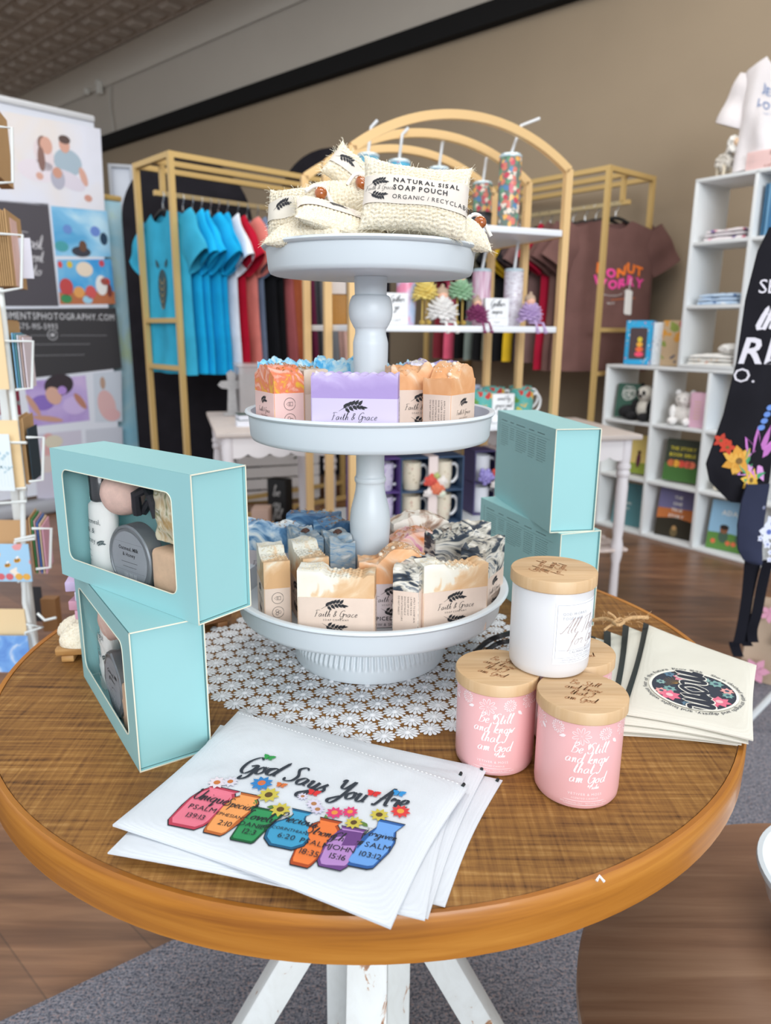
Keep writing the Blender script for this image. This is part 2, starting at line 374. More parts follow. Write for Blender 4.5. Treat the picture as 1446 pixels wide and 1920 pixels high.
# cove of stamped tin between wall and ceiling, and the stamped-tin ceiling
mb = MB(); n = 10
def cove(u, v):
    th = v*pi/2; a = -3.5+16*u; rr = .27; k = .012*abs(sin(a*28))*sin(th*2)
    return room(a, WD-rr+(rr-k)*sin(th) if 0 else WD-.02-(rr-k)*(1-cos(th)), 3.96+(rr-k)*sin(th)*.62)
mb.grid(cove, 520, n); struct(mb.build('trim_2', M('#c4bdb2', .6)))
mb = MB(); tile = .305; zc = 4.13
def cz(a, b): return room(a, b, zc)
for i in range(-4, 38):
    for j in range(-6, 15):
        a, b = i*tile, WD-.3-(j+1)*tile
        if b < -4: continue
        g_ = [(0, 0, 0), (1, 0, 0), (1, 1, 0), (0, 1, 0), (.16, .16, .022), (.84, .16, .022), (.84, .84, .022), (.16, .84, .022), (.3, .3, -.012), (.7, .3, -.012), (.7, .7, -.012), (.3, .7, -.012)]
        vs = [room(a+x*tile, b+y*tile, zc+h) for x, y, h in g_]
        mb.add(vs, [(0, 1, 5, 4), (1, 2, 6, 5), (2, 3, 7, 6), (3, 0, 4, 7), (4, 5, 9, 8), (5, 6, 10, 9), (6, 7, 11, 10), (7, 4, 8, 11), (8, 9, 10, 11)])
struct(mb.build('ceiling', M('#a99d92', .42, var=.12, vs=3), smooth=False))
# carpet on the near half of the floor
t = NT('carpet_pile'); co = t.coord((1, 1, 1)); n1 = t.noise(co, 190, 3, .75); n2 = t.noise(t.coord((1, 5, 1), (0, 0, R(-20))), 60, 3, .6)
c1 = t.ramp(n1, [(.32, '#4c4f5a'), (.46, '#80838f'), (.56, '#aeadb5'), (.64, '#a8857f'), (.72, '#efecea')]); t.col(t.mix(c1, t.ramp(n2, [(.3, '#8a8a92'), (.7, '#ffffff')]), .6, 'MULTIPLY'))
t.set(Roughness=1., Specular_IOR_Level=.1); t.bump(n1, .9, .006)
e1 = Vector((-.407, 1.197, 0)); ed = Vector((sin(R(54.6)), cos(R(54.6)), 0)); en = Vector((ed.y, -ed.x, 0))
mb = MB()
def carp(u, v):
    p = e1+ed*(-2.2+6.5*u)+en*(3.6*v); return Vector((p.x, p.y, .011))
mb.sheet(carp, 24, 14, lambda u, v: Vector((0, 0, -.0105))); struct(mb.build('floor_carpet', t.m, smooth=False))
# white cable hanging down the upper wall
cb = at_y(205, 165, 9.35); 
mb = MB(); pts = []
for k, (x, y) in enumerate([(207, 163), (206, 180), (207, 200), (210, 220), (213, 240), (215, 252)]):
    d = ray(x, y); s_ = (WD-.03)/(d.dot(Bv)); pts.append(d*s_+Vector((0, 0, HC)))
mb.tube(smooth_path(pts, 4), .012, 8); tag(mb.build('wall_cable', M('#b9b4ab', .5)), 'thin white cable hanging on the upper grey wall above the black beam', 'cable')
for k, (x, y, lab) in enumerate([(186, 164, 'larger white sensor box fixed on the cove near the hanging cable'), (163, 172, 'smaller white sensor box fixed on the cove, left of the larger one')]):
    d = ray(x, y); s_ = (WD-.06)/(d.dot(Bv)); p = d*s_+Vector((0, 0, HC)); mb = MB()
    mb.box(p, (.07, .07, .15) if k == 0 else (.06, .06, .07), rz=R(42.5), r=.012); tag(mb.build('sensor_box', M('#d3d0c8', .5)), lab, 'sensor')

# ================================================================== THE ROUND DISPLAY TABLE
TX, TY, TR, TZ = -.020, .9027, .4552, .76
rt = thing('round_table', (TX, TY, 0), 0, 'round wooden table with scratched brown top, honey-coloured edge band and white distressed base', 'table')
t = NT('scratched_table_top'); a_ = t.noise(t.coord((7, 190, 1), (0, 0, R(14))), 1, 7, .66, .3); b_ = t.noise(t.coord((230, 9, 1), (0, 0, R(-2))), 1, 6, .66, .3); d_ = t.noise(t.coord((260, 16, 1), (0, 0, R(28))), 1, 5, .6, .2); big = t.noise(t.coord(), 5, 3)
m1 = t.math('MULTIPLY', t.math('ADD', a_, t.math('MULTIPLY', t.math('ADD', b_, d_), .42)), .55)
c = t.ramp(m1, [(.36, '#4a2e14'), (.45, '#7d552b'), (.55, '#9a6e38'), (.66, '#bb9158')]); c = t.mix(c, t.ramp(big, [(.3, '#b4aaa2'), (.7, '#fff6e8')]), .55, 'MULTIPLY'); t.col(c); t.set(Roughness=.6, Specular_IOR_Level=.3); t.bump(m1, .5, .0012); TOP = t.m
mb = MB(); mb.lathe([(0, .745), (TR-.0078, .745), (TR-.0078, TZ-.0012), (TR-.0095, TZ), (0, TZ)], 96); mb.build('table_top', TOP, rt)
t = NT('honey_edge_band'); co = t.coord((3, 3, 60)); n1 = t.noise(co, 1, 6, .6, .4); v = t.n('ShaderNodeTexVoronoi', Scale=7.); t.l(t.coord(), v.inputs['Vector'])
c = t.ramp(n1, [(.3, '#8e5315'), (.5, '#b06f20'), (.72, '#c48432')]); kn = t.ramp(v.outputs['Distance'], [(.02, '#5a3010'), (.05, '#ffffff')]); t.col(t.mix(c, kn, .8, 'MULTIPLY')); t.set(Roughness=.42, Coat_Weight=.12); t.bump(n1, .1, .0005)
mb = MB(); mb.ring([(TR-.0072, TZ-.0005), (TR-.0072, TZ-.043), (TR-.002, TZ-.043), (TR, TZ-.041), (TR+.0005, TZ-.02), (TR, TZ-.0025), (TR-.0022, TZ+.0006)], 128); mb.build('edge_band', t.m, rt)
t = NT('distressed_white_paint'); n1 = t.noise(t.coord((1, 1, .5)), 28, 6, .65, 1); t.col(t.ramp(n1, [(.33, '#9a6a48'), (.36, '#b98d6c'), (.385, '#e8e9e6'), (.6, '#eef0ee')])); t.set(Roughness=.5); t.bump(t.noise(t.coord((1, 1, .3)), 160, 4), .25, .001); DIST = t.m
mb = MB(); mb.box((0, 0, .42), (.052, .052, .60), r=.004); mb.build('post', DIST, rt)
for k in range(4):
    a = R(-90+90*k); dx, dy = cos(a), sin(a)
    mb = MB(); mb.bar((dx*.045, dy*.045, .715), (dx*.045, dy*.045, .06), .034, .034, r=.003); mb.build('side_post', DIST, rt)
for k in range(4):
    a = R(90*k); dx, dy = cos(a), sin(a)
    mb = MB(); mb.bar((dx*.045, dy*.045, .40), (dx*.235, dy*.235, .030), .045 if k % 2 == 0 else .055, .045 if k % 2 == 0 else .045, r=.003); mb.build('brace', DIST, rt)
for k in range(2):
    mb = MB(); mb.box((0, 0, .075-.0001*k), (.66, .06, .05), rz=R(90*k), r=.004); mb.build('foot_rail', DIST, rt)
mb = MB(); mb.lathe([(0, .70), (.10, .70), (.10, .7449), (0, .7449)], 32); mb.build('mounting_plate', DIST, rt)
p = at_z(1125, 1652, TZ+.001)
mb = MB(); mb.tube([(p.x-.003, p.y-.001, TZ+.002), (p.x, p.y+.002, TZ+.004), (p.x+.003, p.y-.002, TZ+.002)], .0012, 6); tag(mb.build('paper_scrap', WHITE), 'tiny white scrap lying by the front edge of the round table', 'scrap')

# ------------------------------------------------------------------ second, lower table and the white bowl
t2 = thing('low_round_table', (.585, .61, 0), 0, 'lower round brown wooden table at the bottom right, beside the display table', 'table')
W2 = wood('#7a5640', '#9b7358', '#b58e70', (1.2, 26, 26), .42, 'brown_table_wood', rot=(0, 0, R(6)))
mb = MB(); mb.lathe([(0, .425), (.362, .425), (.368, .43), (.368, .447), (.364, .45), (0, .45)], 96); mb.build('table_top', W2, t2)
mb = MB(); mb.lathe([(.05, 0.011), (.16, 0.011), (.16, .03), (.05, .06), (.04, .2), (.045, .40), (.12, .4249), (0, .4249)], 32); mb.build('pedestal', W2, t2)
bp = at_z(1432, 1735, .48)
bw = thing('white_bowl', (bp.x+.12, bp.y, .4505), 0, 'glossy white round bowl cut off by the right edge, on the lower brown table', 'bowl')
mb = MB(); mb.lathe([(0, 0), (.075, 0), (.085, .008), (.108, .05), (.118, .085), (.121, .09), (.118, .093), (.113, .089), (.10, .05), (.078, .012), (0, .010)], 64); mb.build('bowl_body', M('#eef3f7', .18, coat=.5), bw)
mb = MB(); mb.ring([(.116, .086), (.116, .0935), (.122, .0935), (.123, .088), (.121, .084)], 64); mb.build('rim_bead', M('#dfe8ee', .2), bw)

# ------------------------------------------------------------------ lace doily: daisies joined petal to petal
mb = MB(); P_ = .0262; LACE = fabric('#e8e9ec', .04, 2500, .5)
rot = R(17)
for i in range(-13, 14):
    for j in range(-13, 14):
        x = (i+.5*(j % 2))*P_; y = j*P_*.866; 
        if hypot(x, y) > .229+.008*sin(5*atan2(y, x)): continue
        cx = -.022+x*cos(rot)-y*sin(rot); cy = .902+x*sin(rot)+y*cos(rot); n = 13; o0 = random.random()*.4
        for k in range(n):
            a = 2*pi*k/n+o0; Rr = .01335*(1+.04*random.uniform(-1, 1)); ca, sa = cos(a), sin(a); q = []
            for (r_, s_, h) in [(.0022, -.0007, .0011), (.006, -.00125, .0013), (.0095, -.0021, .0011), (.0122, -.0018, .0009), (Rr, 0, .0006), (.0122, .0018, .0009), (.0095, .0021, .0011), (.006, .00125, .0013), (.0022, .0007, .0011)]:
                q.append((cx+r_*ca-s_*sa, cy+r_*sa+s_*ca, TZ+h))
            q.append((cx+.0094*ca, cy+.0094*sa, TZ+.0022)); mb.add(q, [(m_, (m_+1) % 9, 9) for m_ in range(9)])
        mb.lathe([(.0034, .0008), (.0034, .0018), (.0022, .0027), (0, .003)], 10, (cx, cy, TZ))
tag(mb.build('lace_doily', LACE), 'white crocheted lace doily of small daisies under the tiered stand', 'doily')

# ------------------------------------------------------------------ three-tier tray stand
STW = M('#d5dce1', .38); 
st = thing('tiered_stand', (-.0196, .905, TZ), 0, 'white three-tier round tray stand with turned column holding soaps and pouches', 'tiered stand')
def tray(name, zr, zb, rr, rb):
    mb = MB(); z0, z1 = zb-TZ, zr-TZ; w_ = rb+(rr-rb)*.3
    mb.lathe([(0, z0), (rb-.006, z0), (rb-.002, z0+.0015), (rb, z0+.006), (w_, z1-.005), (rr-.0022, z1-.0048), (rr, z1-.0022), (rr-.0008, z1-.0002), (rr-.003, z1+.0006), (w_-.003, z1-.001), (rb-.004, z0+.006), (rb-.008, z0+.0042), (0, z0+.0042)], 128)
    return mb.build(name, STW, st, ang=50)
tray('top_tray', 1.272, 1.239, .1266, .1195); tray('middle_tray', 1.0845, 1.0495, .1524, .1465); tray('bottom_tray', .863, .829, .1786, .168)
def col(name, pr):
    mb = MB(); pts = smooth_path([Vector((r, z, 0)) for r, z in pr], 3); mb.lathe([(p.x, p.y-TZ) for p in pts], 48); return mb.build(name, STW, st, ang=60)
col('upper_column', [(.0195, 1.2388), (.019, 1.2215), (.0192, 1.2185), (.0222, 1.2168), (.0248, 1.211), (.0262, 1.201), (.025, 1.191), (.0215, 1.1835), (.0205, 1.1815), (.0188, 1.179), (.0186, 1.174), (.0202, 1.1675), (.0206, 1.1655), (.0212, 1.160), (.0206, 1.13), (.0192, 1.1), (.018, 1.075), (.02, 1.0542)])
col('lower_column', [(.018, 1.0492), (.0178, 1.03), (.0178, 1.003), (.0195, .9985), (.0197, .994), (.0182, .991), (.0185, .984), (.0205, .973), (.0242, .958), (.0258, .942), (.0255, .93), (.0235, .905), (.02, .885), (.018, .87), (.018, .85), (.024, .8335)])
mb = MB()
def foot(u, v):
    pr = [(.066, .829), (.075, .823), (.083, .812), (.0905, .800), (.095, .790), (.0975, .782), (.0985, .774), (.0985, .766), (.0975, .7625)]
    s_ = v*(len(pr)-1); i = min(int(s_), len(pr)-2); f = s_-i; r = pr[i][0]*(1-f)+pr[i+1][0]*f; z = pr[i][1]*(1-f)+pr[i+1][1]*f
    a = 2*pi*u; g_ = max(0, min(1, (z-.779)/.004))*max(0, min(1, (.813-z)/.004)); r += .0016*g_*(1 if sin(a*84) > 0 else -1)*min(1, abs(sin(a*84))*2)
    return Vector((r*cos(a), r*sin(a), z-TZ))
mb.grid(foot, 672, 26); mb.lathe([(0, .0024), (.0975, .0024)], 96); mb.build('fluted_foot', STW, st, ang=70)
# ================================================================== MINT GIFT BOXES
MINT = M('#98cacc', .45, var=.02, vs=8); MINTIN = M('#dfe6df', .7); EDGE = M('#e9e4cf', .7)
def rrect(x0, x1, z0, z1, r, n=6):
    out = []
    for cx, cz, a0 in ((x1-r, z1-r, 0), (x0+r, z1-r, pi/2), (x0+r, z0+r, pi), (x1-r, z0+r, 3*pi/2)):
        for k in range(n+1): a = a0+pi/2*k/n; out.append((cx+r*cos(a), cz+r*sin(a)))
    return out
def carton(loc, az, label, W=.242, D=.066, H=.145, window=True, bulge=.003):
    g = thing('gift_box', loc, atan2(-cos(az), -sin(az)), label, 'gift box', 'mint gift boxes')
    # local: x from -W (far end) to 0 (near corner), y depth, z up
    T = .0009
    mb = MB()
    if window:
        hole = rrect(-W+.021, -.030, .023, H-.021, .009); n = len(hole); outer = []
        for (x, z) in hole:                       # radial projection of the hole outline on the face outline
            cx, cz = -W/2, H/2; dx, dz = x-cx, z-cz; k = min((W/2)/abs(dx) if dx else 9, (H/2)/abs(dz) if dz else 9); outer.append((cx+dx*k, cz+dz*k))
        ci = {}
        for sx in (-W, 0):
            for sz in (0, H):
                j = min(range(n), key=lambda q: hypot(outer[q][0]-sx, outer[q][1]-sz)); outer[j] = (sx, sz)
        vs = []
        for y in (0, T):
            vs += [(x, y, z) for x, z in outer]+[(x, y, z) for x, z in hole]
        fs = []
        for i in range(n):
            j = (i+1) % n
            fs += [(i, j, n+j, n+i), (2*n+j, 2*n+i, 3*n+i, 3*n+j), (n+i, n+j, 3*n+j, 3*n+i)]
        mb.add(vs, fs)
    else: mb.box((-W/2, T/2, H/2), (W, T, H))
    fp = mb.build('front_panel', MINT, g, smooth=False)
    mb = MB(); mb.box((-W/2, D-T/2, H/2), (W, T, H)); mb.build('back_panel', MINT, g, smooth=False)
    mb = MB(); mb.box((-W/2, D/2, H-T/2), (W, D-2*T-.0002, T)); mb.build('top_panel', MINT, g, smooth=False); mb = MB(); mb.box((-W/2, D/2, T/2), (W, D-2*T-.0002, T)); mb.build('bottom_panel', MINT, g, smooth=False)
    for sx, nm in ((-.0035, 'end_flap'), (-W+.0035, 'far_end_flap')):
        mb = MB()
        mb.sheet(lambda u, v: Vector((sx, .0016+(D-.0032)*u, .0018+(H-.0036)*v)), 6, 10, lambda u, v: Vector((-.0008 if sx > -.1 else .0008, 0, 0))); mb.build(nm, MINT, g)
    mb = MB()
    for y in (T/2, D-T/2): mb.box((.0002, y, H/2), (.0005, T+.0003, H))
    for z in (T/2, H-T/2): mb.box((.0002, D/2, z), (.0005, D, T+.0003))
    if window:
        h2 = [(x*1, z) for x, z in hole]; mb.tube([(x, -.0001, z) for x, z in h2], .00055, 5, closed=True)
    mb.build('cut_board_edge', EDGE, g, smooth=False, label='pale cut cardboard edges')
    if window:
        mb = MB(); fn = lambda u, v: Vector((-W+.016+(W-.041)*u, .0018+.0020*mn.noise(Vector((u*4, v*7+loc[0]*9, 1)))+.0022*abs(mn.noise(Vector((u*9+v*7, v*3, 4))))-.0006, .018+(H-.034)*v))
        mb.grid(fn, 60, 40); mb.build('window_film', GLASS, fp, label='clear crinkled plastic window')
    return g
aLL, aLU, aRL, aRU = R(-33.9), R(-52.6), R(-20), R(-10.3)
BH = .145
cLL = (-.236, .627, .7602); cLU = (-.176, .646, .7604+BH); cRL = (.244, .979, .7602); cRU = (.229, .984, .7604+BH)
bLL = carton(cLL, aLL, 'mint gift box with clear window standing at the bottom of the left stack', D=.072)
bLU = carton(cLU, aLU, 'mint gift box with clear window, upper one of the left stack showing bath products')
bRL = carton(cRL, aRL, 'mint gift box with printed back, lower one of the right stack behind the white candle', window=False)
bRU = carton(cRU, aRU, 'mint gift box with printed back, upper one of the right stack', window=False)
TXT = M('#4a5a5c', .8)
for b_, sx in ((bRL, -.236), (bRU, -.236)):
    D_ = Decal(lambda a, b, h: Vector((a, -.0004-h, b))); random.seed(3)
    D_.put(line2([(-.228, .085), (-.228, .135)], .0014), TXT); D_.put(line2([(-.222, .1275), (-.018, .1275)], .0007), TXT)
    x = -.220
    for wd, tt in ((.034, 'Bath Bomb'), (.020, 'Lotion'), (.046, 'Hand Cream'), (.026, 'Soap Bar'), (.034, 'Body Butter')):
        D_.put(line2([(x, .1325), (x+wd*.8, .1325)], .0022), TXT)
        for r_ in range(10 if wd > .022 else 6):
            xx = x
            while xx < x+wd*(.95 if r_ < 9 else .6):
                l_ = random.uniform(.0022, .006); l_ = min(l_, x+wd-xx); D_.put(line2([(xx, .1235-r_*.0034), (xx+l_, .1235-r_*.0034)], .0014), TXT); xx += l_+.0010
        x += wd+.0075
    D_.build('printed_text', [c for c in b_.children if c.name.startswith('front_panel')][0], label='dark small-print columns')
def inbox(g, x, y, z): return g.matrix_world @ Vector((x, y, z))
bpy.context.view_layer.update()
# contents of the two window boxes, things of their own
for g, tagw, DD in ((bLU, 'upper', .066), (bLL, 'lower', .072)):
    rz = g.rotation_euler.z; up = 'in the %s left mint box' % tagw; zf = .0012
    bt = thing('lotion_bottle', inbox(g, -.198, .033, zf), rz, 'white squeeze bottle with dark cap '+up, 'bottle')
    mb = MB()
    def bot(u, v):
        a = 2*pi*u; k = 1-.12*v**4; e = 1 if v < .97 else .75; x = .023*cos(a)*k*e; y = .0165*sin(a)*(1-.25*v)*e
        return Vector((x, y, .086*v))
    mb.grid(bot, 32, 16); mb.add([bot(i/32, 1) for i in range(32)], [tuple(range(32))]); mb.add([bot(i/32, 0) for i in range(32)], [tuple(range(31, -1, -1))]); mb.build('bottle_body', M('#e8e8e4', .35), bt)
    mb = MB(); mb.lathe([(.012, .0862), (.0135, .088), (.0135, .118), (.012, .121), (0, .121)], 24); mb.build('cap', M('#24242a', .3, coat=.6), bt)
    D_ = Decal(lambda a, b, h: Vector((.0225*sin(a/.023), -.0168*cos(a/.023)*(1-.2*b/.086)-.0004, b)))
    for k, s_ in enumerate(('Oatmeal,', 'Milk &', 'Honey')): D_.put(place(block(s_, .0085), -.019, .062-.011*k, 'l'), TXT)
    for k in range(4): D_.put(line2([(-.019, .030-.006*k), (-.007+.002*(k % 2), .030-.006*k)], .0016), TXT)
    D_.put(sprig(.012, .040, .014), TXT); D_.build('label_print', bt)
    mb = MB(); mb.ell((0, 0, .0245), (.0245, .0245, .0245), 32, 20, bump=.02, fr=14)
    o = mb.build('bath_bomb', M('#d9b7aa', .9, var=.08, vs=120, bump=.5, bs=400)); o.location = inbox(g, -.152, .030, .078); tag(o, 'round pink bath bomb wrapped in film '+up, 'bath bomb')
    td = thing('body_butter_tin', inbox(g, -.122, .020, zf+.037), 0, 'round grey tin with printed label standing on edge '+up, 'tin')
    td.rotation_euler = (Matrix.Rotation(rz, 3, 'Z') @ Matrix.Rotation(pi/2, 3, 'X')).to_euler()
    mb = MB(); mb.lathe([(0, -.011), (.0355, -.011), (.037, -.0095), (.037, .008), (.0355, .0095), (.034, .0095), (.033, .0085), (0, .0085)], 48); mb.build('tin_body', M('#7f8489', .35, metal=.4), td)
    mb = MB(); mb.lathe([(0, .0087), (.0305, .0087), (.0305, .0092), (0, .0092)], 48); mb.build('label_disc', M('#8e9297', .6), td)
    D_ = Decal(lambda a, b, h: Vector((a, b, .0094)))
    for k, (s_, z_) in enumerate((('Oatmeal, Milk', .0055), ('& Honey', .0055))): D_.put(place(block(s_, z_, k < 2), 0, .010-.0065*k), INK)
    for k in range(9): D_.put(line2([(-.010+.0025*k, -.024), (-.010+.0025*k, -.015)], .0011 if k % 3 else .0005), WHITE)
    D_.put(line2([(-.024, .018), (.024, .018)], .0004), INK); D_.put(line2([(-.014, -.003), (.014, -.003)], .0012), INK); D_.put(line2([(-.012, -.008), (.012, -.008)], .0012), INK); D_.put(line2([(-.026, -.0125), (.026, -.0125)], .0004), INK); D_.build('label_print', td)
    mb = MB(); fn = lambda u, v: Vector((-.026+.052*u, -.001+.003*mn.noise(Vector((u*5, v*6, 2)))-.006*sin(pi*u)*sin(pi*v), .062*v))
    mb.sheet(fn, 24, 24, lambda u, v: Vector((0, .004+.010*sin(pi*u)*sin(pi*v), 0))); o = mb.build('foil_pouch', swirl('gold_foil_print', [(.35, '#b99a6a'), (.5, '#d8cfb4'), (.62, '#8d8a63'), (.7, '#d6d2c4')], 20, 3, rough=.25))
    o.location = inbox(g, -.062, .024, .064); o.rotation_euler = (0, 0, rz); tag(o, 'crinkled gold and cream foil pouch '+up, 'pouch')
    mb = MB(); mb.box((0, 0, .029), (.050, .030, .058), r=.006, seg=3); o = mb.build('oat_soap_block', M('#cfae90', .8, var=.1, vs=60, bump=.4, bs=150))
    o.location = inbox(g, -.058, .024, zf); o.rotation_euler = (0, R(0), rz); tag(o, 'beige oat soap block wrapped in film '+up, 'soap')
    mb = MB(); mb.tube([(-.016, 0, .0), (-.012, -.004, .022), (.0, .002, .030), (.013, -.003, .024), (.018, 0, .002)], .0055, 8); mb.tube([(-.014, .006, .002), (0, .008, .018), (.016, .006, .002)], .005, 8)
    o = mb.build('black_strap_brush', M('#2a2a2f', .35)); o.location = inbox(g, -.112, .030, .083); o.rotation_euler = (0, 0, rz); tag(o, 'dark glossy strap bundle '+up, 'strap')

# ================================================================== CANDLES
BAM = wood('#c39a6c', '#d8b285', '#e3c299', (6, 90, 5), .5, 'bamboo_lid', .0)
PINK = NT('frosted_pink_glass'); PINK.col('#edb4b4'); PINK.set(Roughness=.32, Subsurface_Weight=.0, Coat_Weight=.25, Coat_Roughness=.35); PINK = PINK.m
FW = M('#dfddde', .36, coat=.15); PW = M('#fff2f2', .6)
BE = ['Be Still', 'and know', 'that I', 'am God']
def candle(loc, th0, label, mat, kind):
    c = thing('candle', loc, 0, label, 'candle', 'bamboo-lidded candles')
    r = .0388; mb = MB(); mb.lathe([(0, 0), (.033, 0), (.0365, .0012), (.0382, .004), (r, .010), (r, .084), (r-.0008, .0855), (0, .0855)], 96); jar = mb.build('jar', mat, c)
    mb = MB(); mb.lathe([(0, .086), (.0405, .086), (.0412, .0868), (.0412, .0968), (.0405, .098), (0, .098)], 96); lid = mb.build('bamboo_lid', BAM, c)
    f = lambda a, b, h: Vector(((r+.00025+h)*cos(th0+a/r), (r+.00025+h)*sin(th0+a/r), b))
    D_ = Decal(f)
    if kind == 'pink':
        for k, s_ in enumerate(BE): D_.put(place(script(s_, .0108, .09, .25, .9, .55), (.001, 0, .0005, .0015)[k], .0580-.0098*k), PW)
        D_.put(place(script('Psalm 46', .0045, .13), .008, .0228), PW)
        D_.put(place(block('VETIVER & MOSS', .0034, 0, .22), 0, .0160), PW); D_.put(place(block('SCENTED CANDLE', .0024, 0, .22), 0, .0122), PW)
        for z_ in (.0102, .0062): D_.put(line2([(-.019+.002*i, z_) for i in range(20)], .0004), PW)
        D_.put(place(block('100% ESSENTIAL OILS  |  NATURAL SOY WAX', .0019, 0, .15), 0, .0073), PW)
        random.seed(5)                                            # line-drawn flowers round the shoulder
        for k in range(11):
            a = (k-5.5)*.0215+.004; z_ = .0765+.0025*sin(k*2.1); s_ = .0085 if k % 2 else .0062
            for j in range(9 if k % 2 else 12):
                b0 = 2*pi*j/(9 if k % 2 else 12); pts = []
                for q in range(9):
                    tt = q/8*pi; rr_ = s_*(.35+.65*sin(tt)); bb = b0+(q/8-.5)*.62
                    pts.append((a+rr_*cos(bb), min(.0842, z_+rr_*sin(bb))))
                D_.put(line2(pts, .00055), PW)
            for j in range(6): b0 = j*1.05; D_.put(line2([(a, z_), (a+s_*.3*cos(b0), z_+s_*.3*sin(b0))], .0005), PW)
            D_.put(leaf(a+.008, z_-.006, .007, .0032, -.5+k), PW, .00005)
    else:
        lab = MB(); w2 = .031
        lab.grid(lambda u, v: f(-w2+2*w2*u, .016+.061*v, 0), 30, 2); lab.build('paper_label', M('#f5f7fb', .6), c); GR = M('#a3a1a8', .7); RG = M('#b39c94', .5)
        fr = [(-w2+.002, .018), (w2-.002, .018), (w2-.002, .075), (-w2+.002, .075), (-w2+.002, .018)]; pts = []
        for i in range(4): pts += [(fr[i][0]+(fr[i+1][0]-fr[i][0])*k/12, fr[i][1]+(fr[i+1][1]-fr[i][1])*k/12) for k in range(12)]
        D_.put(line2(pts+[pts[0]], .0003), GR, .0002)
        for z_ in (.0225, .0300): D_.put(line2([(-w2+.002+i*.0029, z_) for i in range(21)], .0003), GR, .0002)
        D_.put(line2([(.0, .018), (.0, .0225)], .0003), GR, .0002)
        D_.put(place(block('GOD WORKS', .0037, 0, .2), -.024, .0650, 'l'), GR, .0002); D_.put(place(block('TOGETHER', .0037, 0, .2), -.024, .0605, 'l'), GR, .0002)
        D_.put(place(script('All Things', .0150, .035, .45, .5, .3), -.026, .0470, 'l'), RG, .0002); D_.put(place(script('for Good', .0130, .035, .45, .5, .3), -.016, .0350, 'l'), RG, .0002)
        D_.put(place(block('ROM. 8:28', .0024, 0, .2), .014, .0355), GR, .0002)
        D_.put(place(block('CALMING BREEZE', .0034, 0, .2), 0, .0265), GR, .0002); D_.put(place(block('SCENTED CANDLE', .0022, 0, .2), 0, .0237), GR, .0002)
        D_.put(place(block('100% ESSENTIAL OILS    NATURAL SOY WAX', .0021, 0, .12), 0, .0195), GR, .0002)
    D_.build('jar_print', jar)
    e1 = Vector((-sin(th0), cos(th0), 0)); e2 = Vector((-cos(th0), -sin(th0), 0)); rt_ = R(-18 if kind == 'pink' else 25)
    D_ = Decal(lambda a, b, h: Vector((0, 0, .0982))+e1*(a*cos(rt_)-b*sin(rt_))+e2*(a*sin(rt_)+b*cos(rt_))); BR = M('#a97850', .8)
    for k, s_ in enumerate(BE if kind == 'pink' else ('God works', 'All Things', 'for Good')): D_.put(place(script(s_, .0095, .09, .25, .9, .3), 0, .012-.0105*k), BR)
    D_.build('lid_engraving', lid); return c
candle((.182, .612, .7602), R(-93), 'pink candle nearest the table edge, bamboo lid engraved in script', PINK, 'pink')
candle((.1115, .661, .7602), R(-101), 'pink candle on the left of the group, next to the lace doily', PINK, 'pink')
candle((.197, .702, .7602), R(-60), 'pink candle mostly hidden behind the others, only its right side showing', PINK, 'pink')
candle((.163, .672, .8584), R(-52), 'white candle with square paper label stacked on top of the pink candles', FW, 'white')

# ================================================================== FLAT ZIPPED POUCHES
def flat_bag(corners, z, th, seed, nu=44, nv=34, amp=.0016, bow=.004):
    TL, TR_, BR_, BL = [Vector((c[0], c[1], 0)) for c in corners]
    def S(u, v, h=0):   # u left-right, v bottom-top
        a = BL*(1-u)+BR_*u; b = TL*(1-u)+TR_*u; p = a*(1-v)+b*v; ctr = (TL+TR_+BL+BR_)/4
        k = bow*(sin(pi*u)*(2*v-1)**2*0+(1-sin(pi*u))*0); p = p+(ctr-p)*(.035*(sin(pi*u)*abs(2*v-1)**3+sin(pi*v)*abs(2*u-1)**3))
        e = max(0, 1-abs(2*u-1)**7)*max(0, 1-abs(2*v-1)**7)
        n_ = mn.noise(Vector((p.x*16, p.y*16, seed)))*amp+mn.noise(Vector((p.x*45, p.y*45, seed+3)))*amp*.35
        return Vector((p.x, p.y, z+th*(.25+.75*e**.6)+n_*e+h))
    mb = MB(); mb.sheet(lambda u, v: S(u, v), nu, nv, lambda u, v: Vector((0, 0, 0)))
    N = (nu+1)*(nv+1)
    for i in range(N): x, y, zz = mb.v[N+i]; mb.v[N+i] = (x, y, z)
    return mb, S
def pxs(lst, z): return [at_z(x, y, z)[:2] for x, y in lst]
CANV = fabric('#dce0e5', .02, 2600, .35); CANV2 = fabric('#e3e0d4', .03, 2400, .4); ZIP = M('#1c2526', .6)
P1c = pxs([(447, 1324), (881, 1462), (733, 1726), (210, 1535)], .784)
specs = [([(520, 1352), (943, 1456), (835, 1691), (330, 1580)], .7605, .0045, 'white zipped pouch at the bottom of the front stack, fanned out farthest to the right'),
         ([(491, 1337), (914, 1434), (803, 1713), (300, 1560)], .7655, .0050, 'white zipped pouch second from the bottom of the front stack, its far edge showing'),
         ([(413, 1353), (874, 1444), (797, 1716), (201, 1591)], .7710, .0050, 'white zipped pouch just under the printed top one, sticking out at the left')]
for cs, z, th, lab in specs:
    g = thing('canvas_pouch', (0, 0, 0), 0, lab, 'pouch', 'white zipped pouches')
    mb, S = flat_bag(pxs(cs, z+.005), z, th, z*100); mb.build('pouch_body', CANV, g)
    mb = MB(); mb.tube([S(.985, .99-.02*k/3)+Vector((0, 0, .0008)) for k in range(4)], .0016, 6); mb.build('zip_end', ZIP, g)
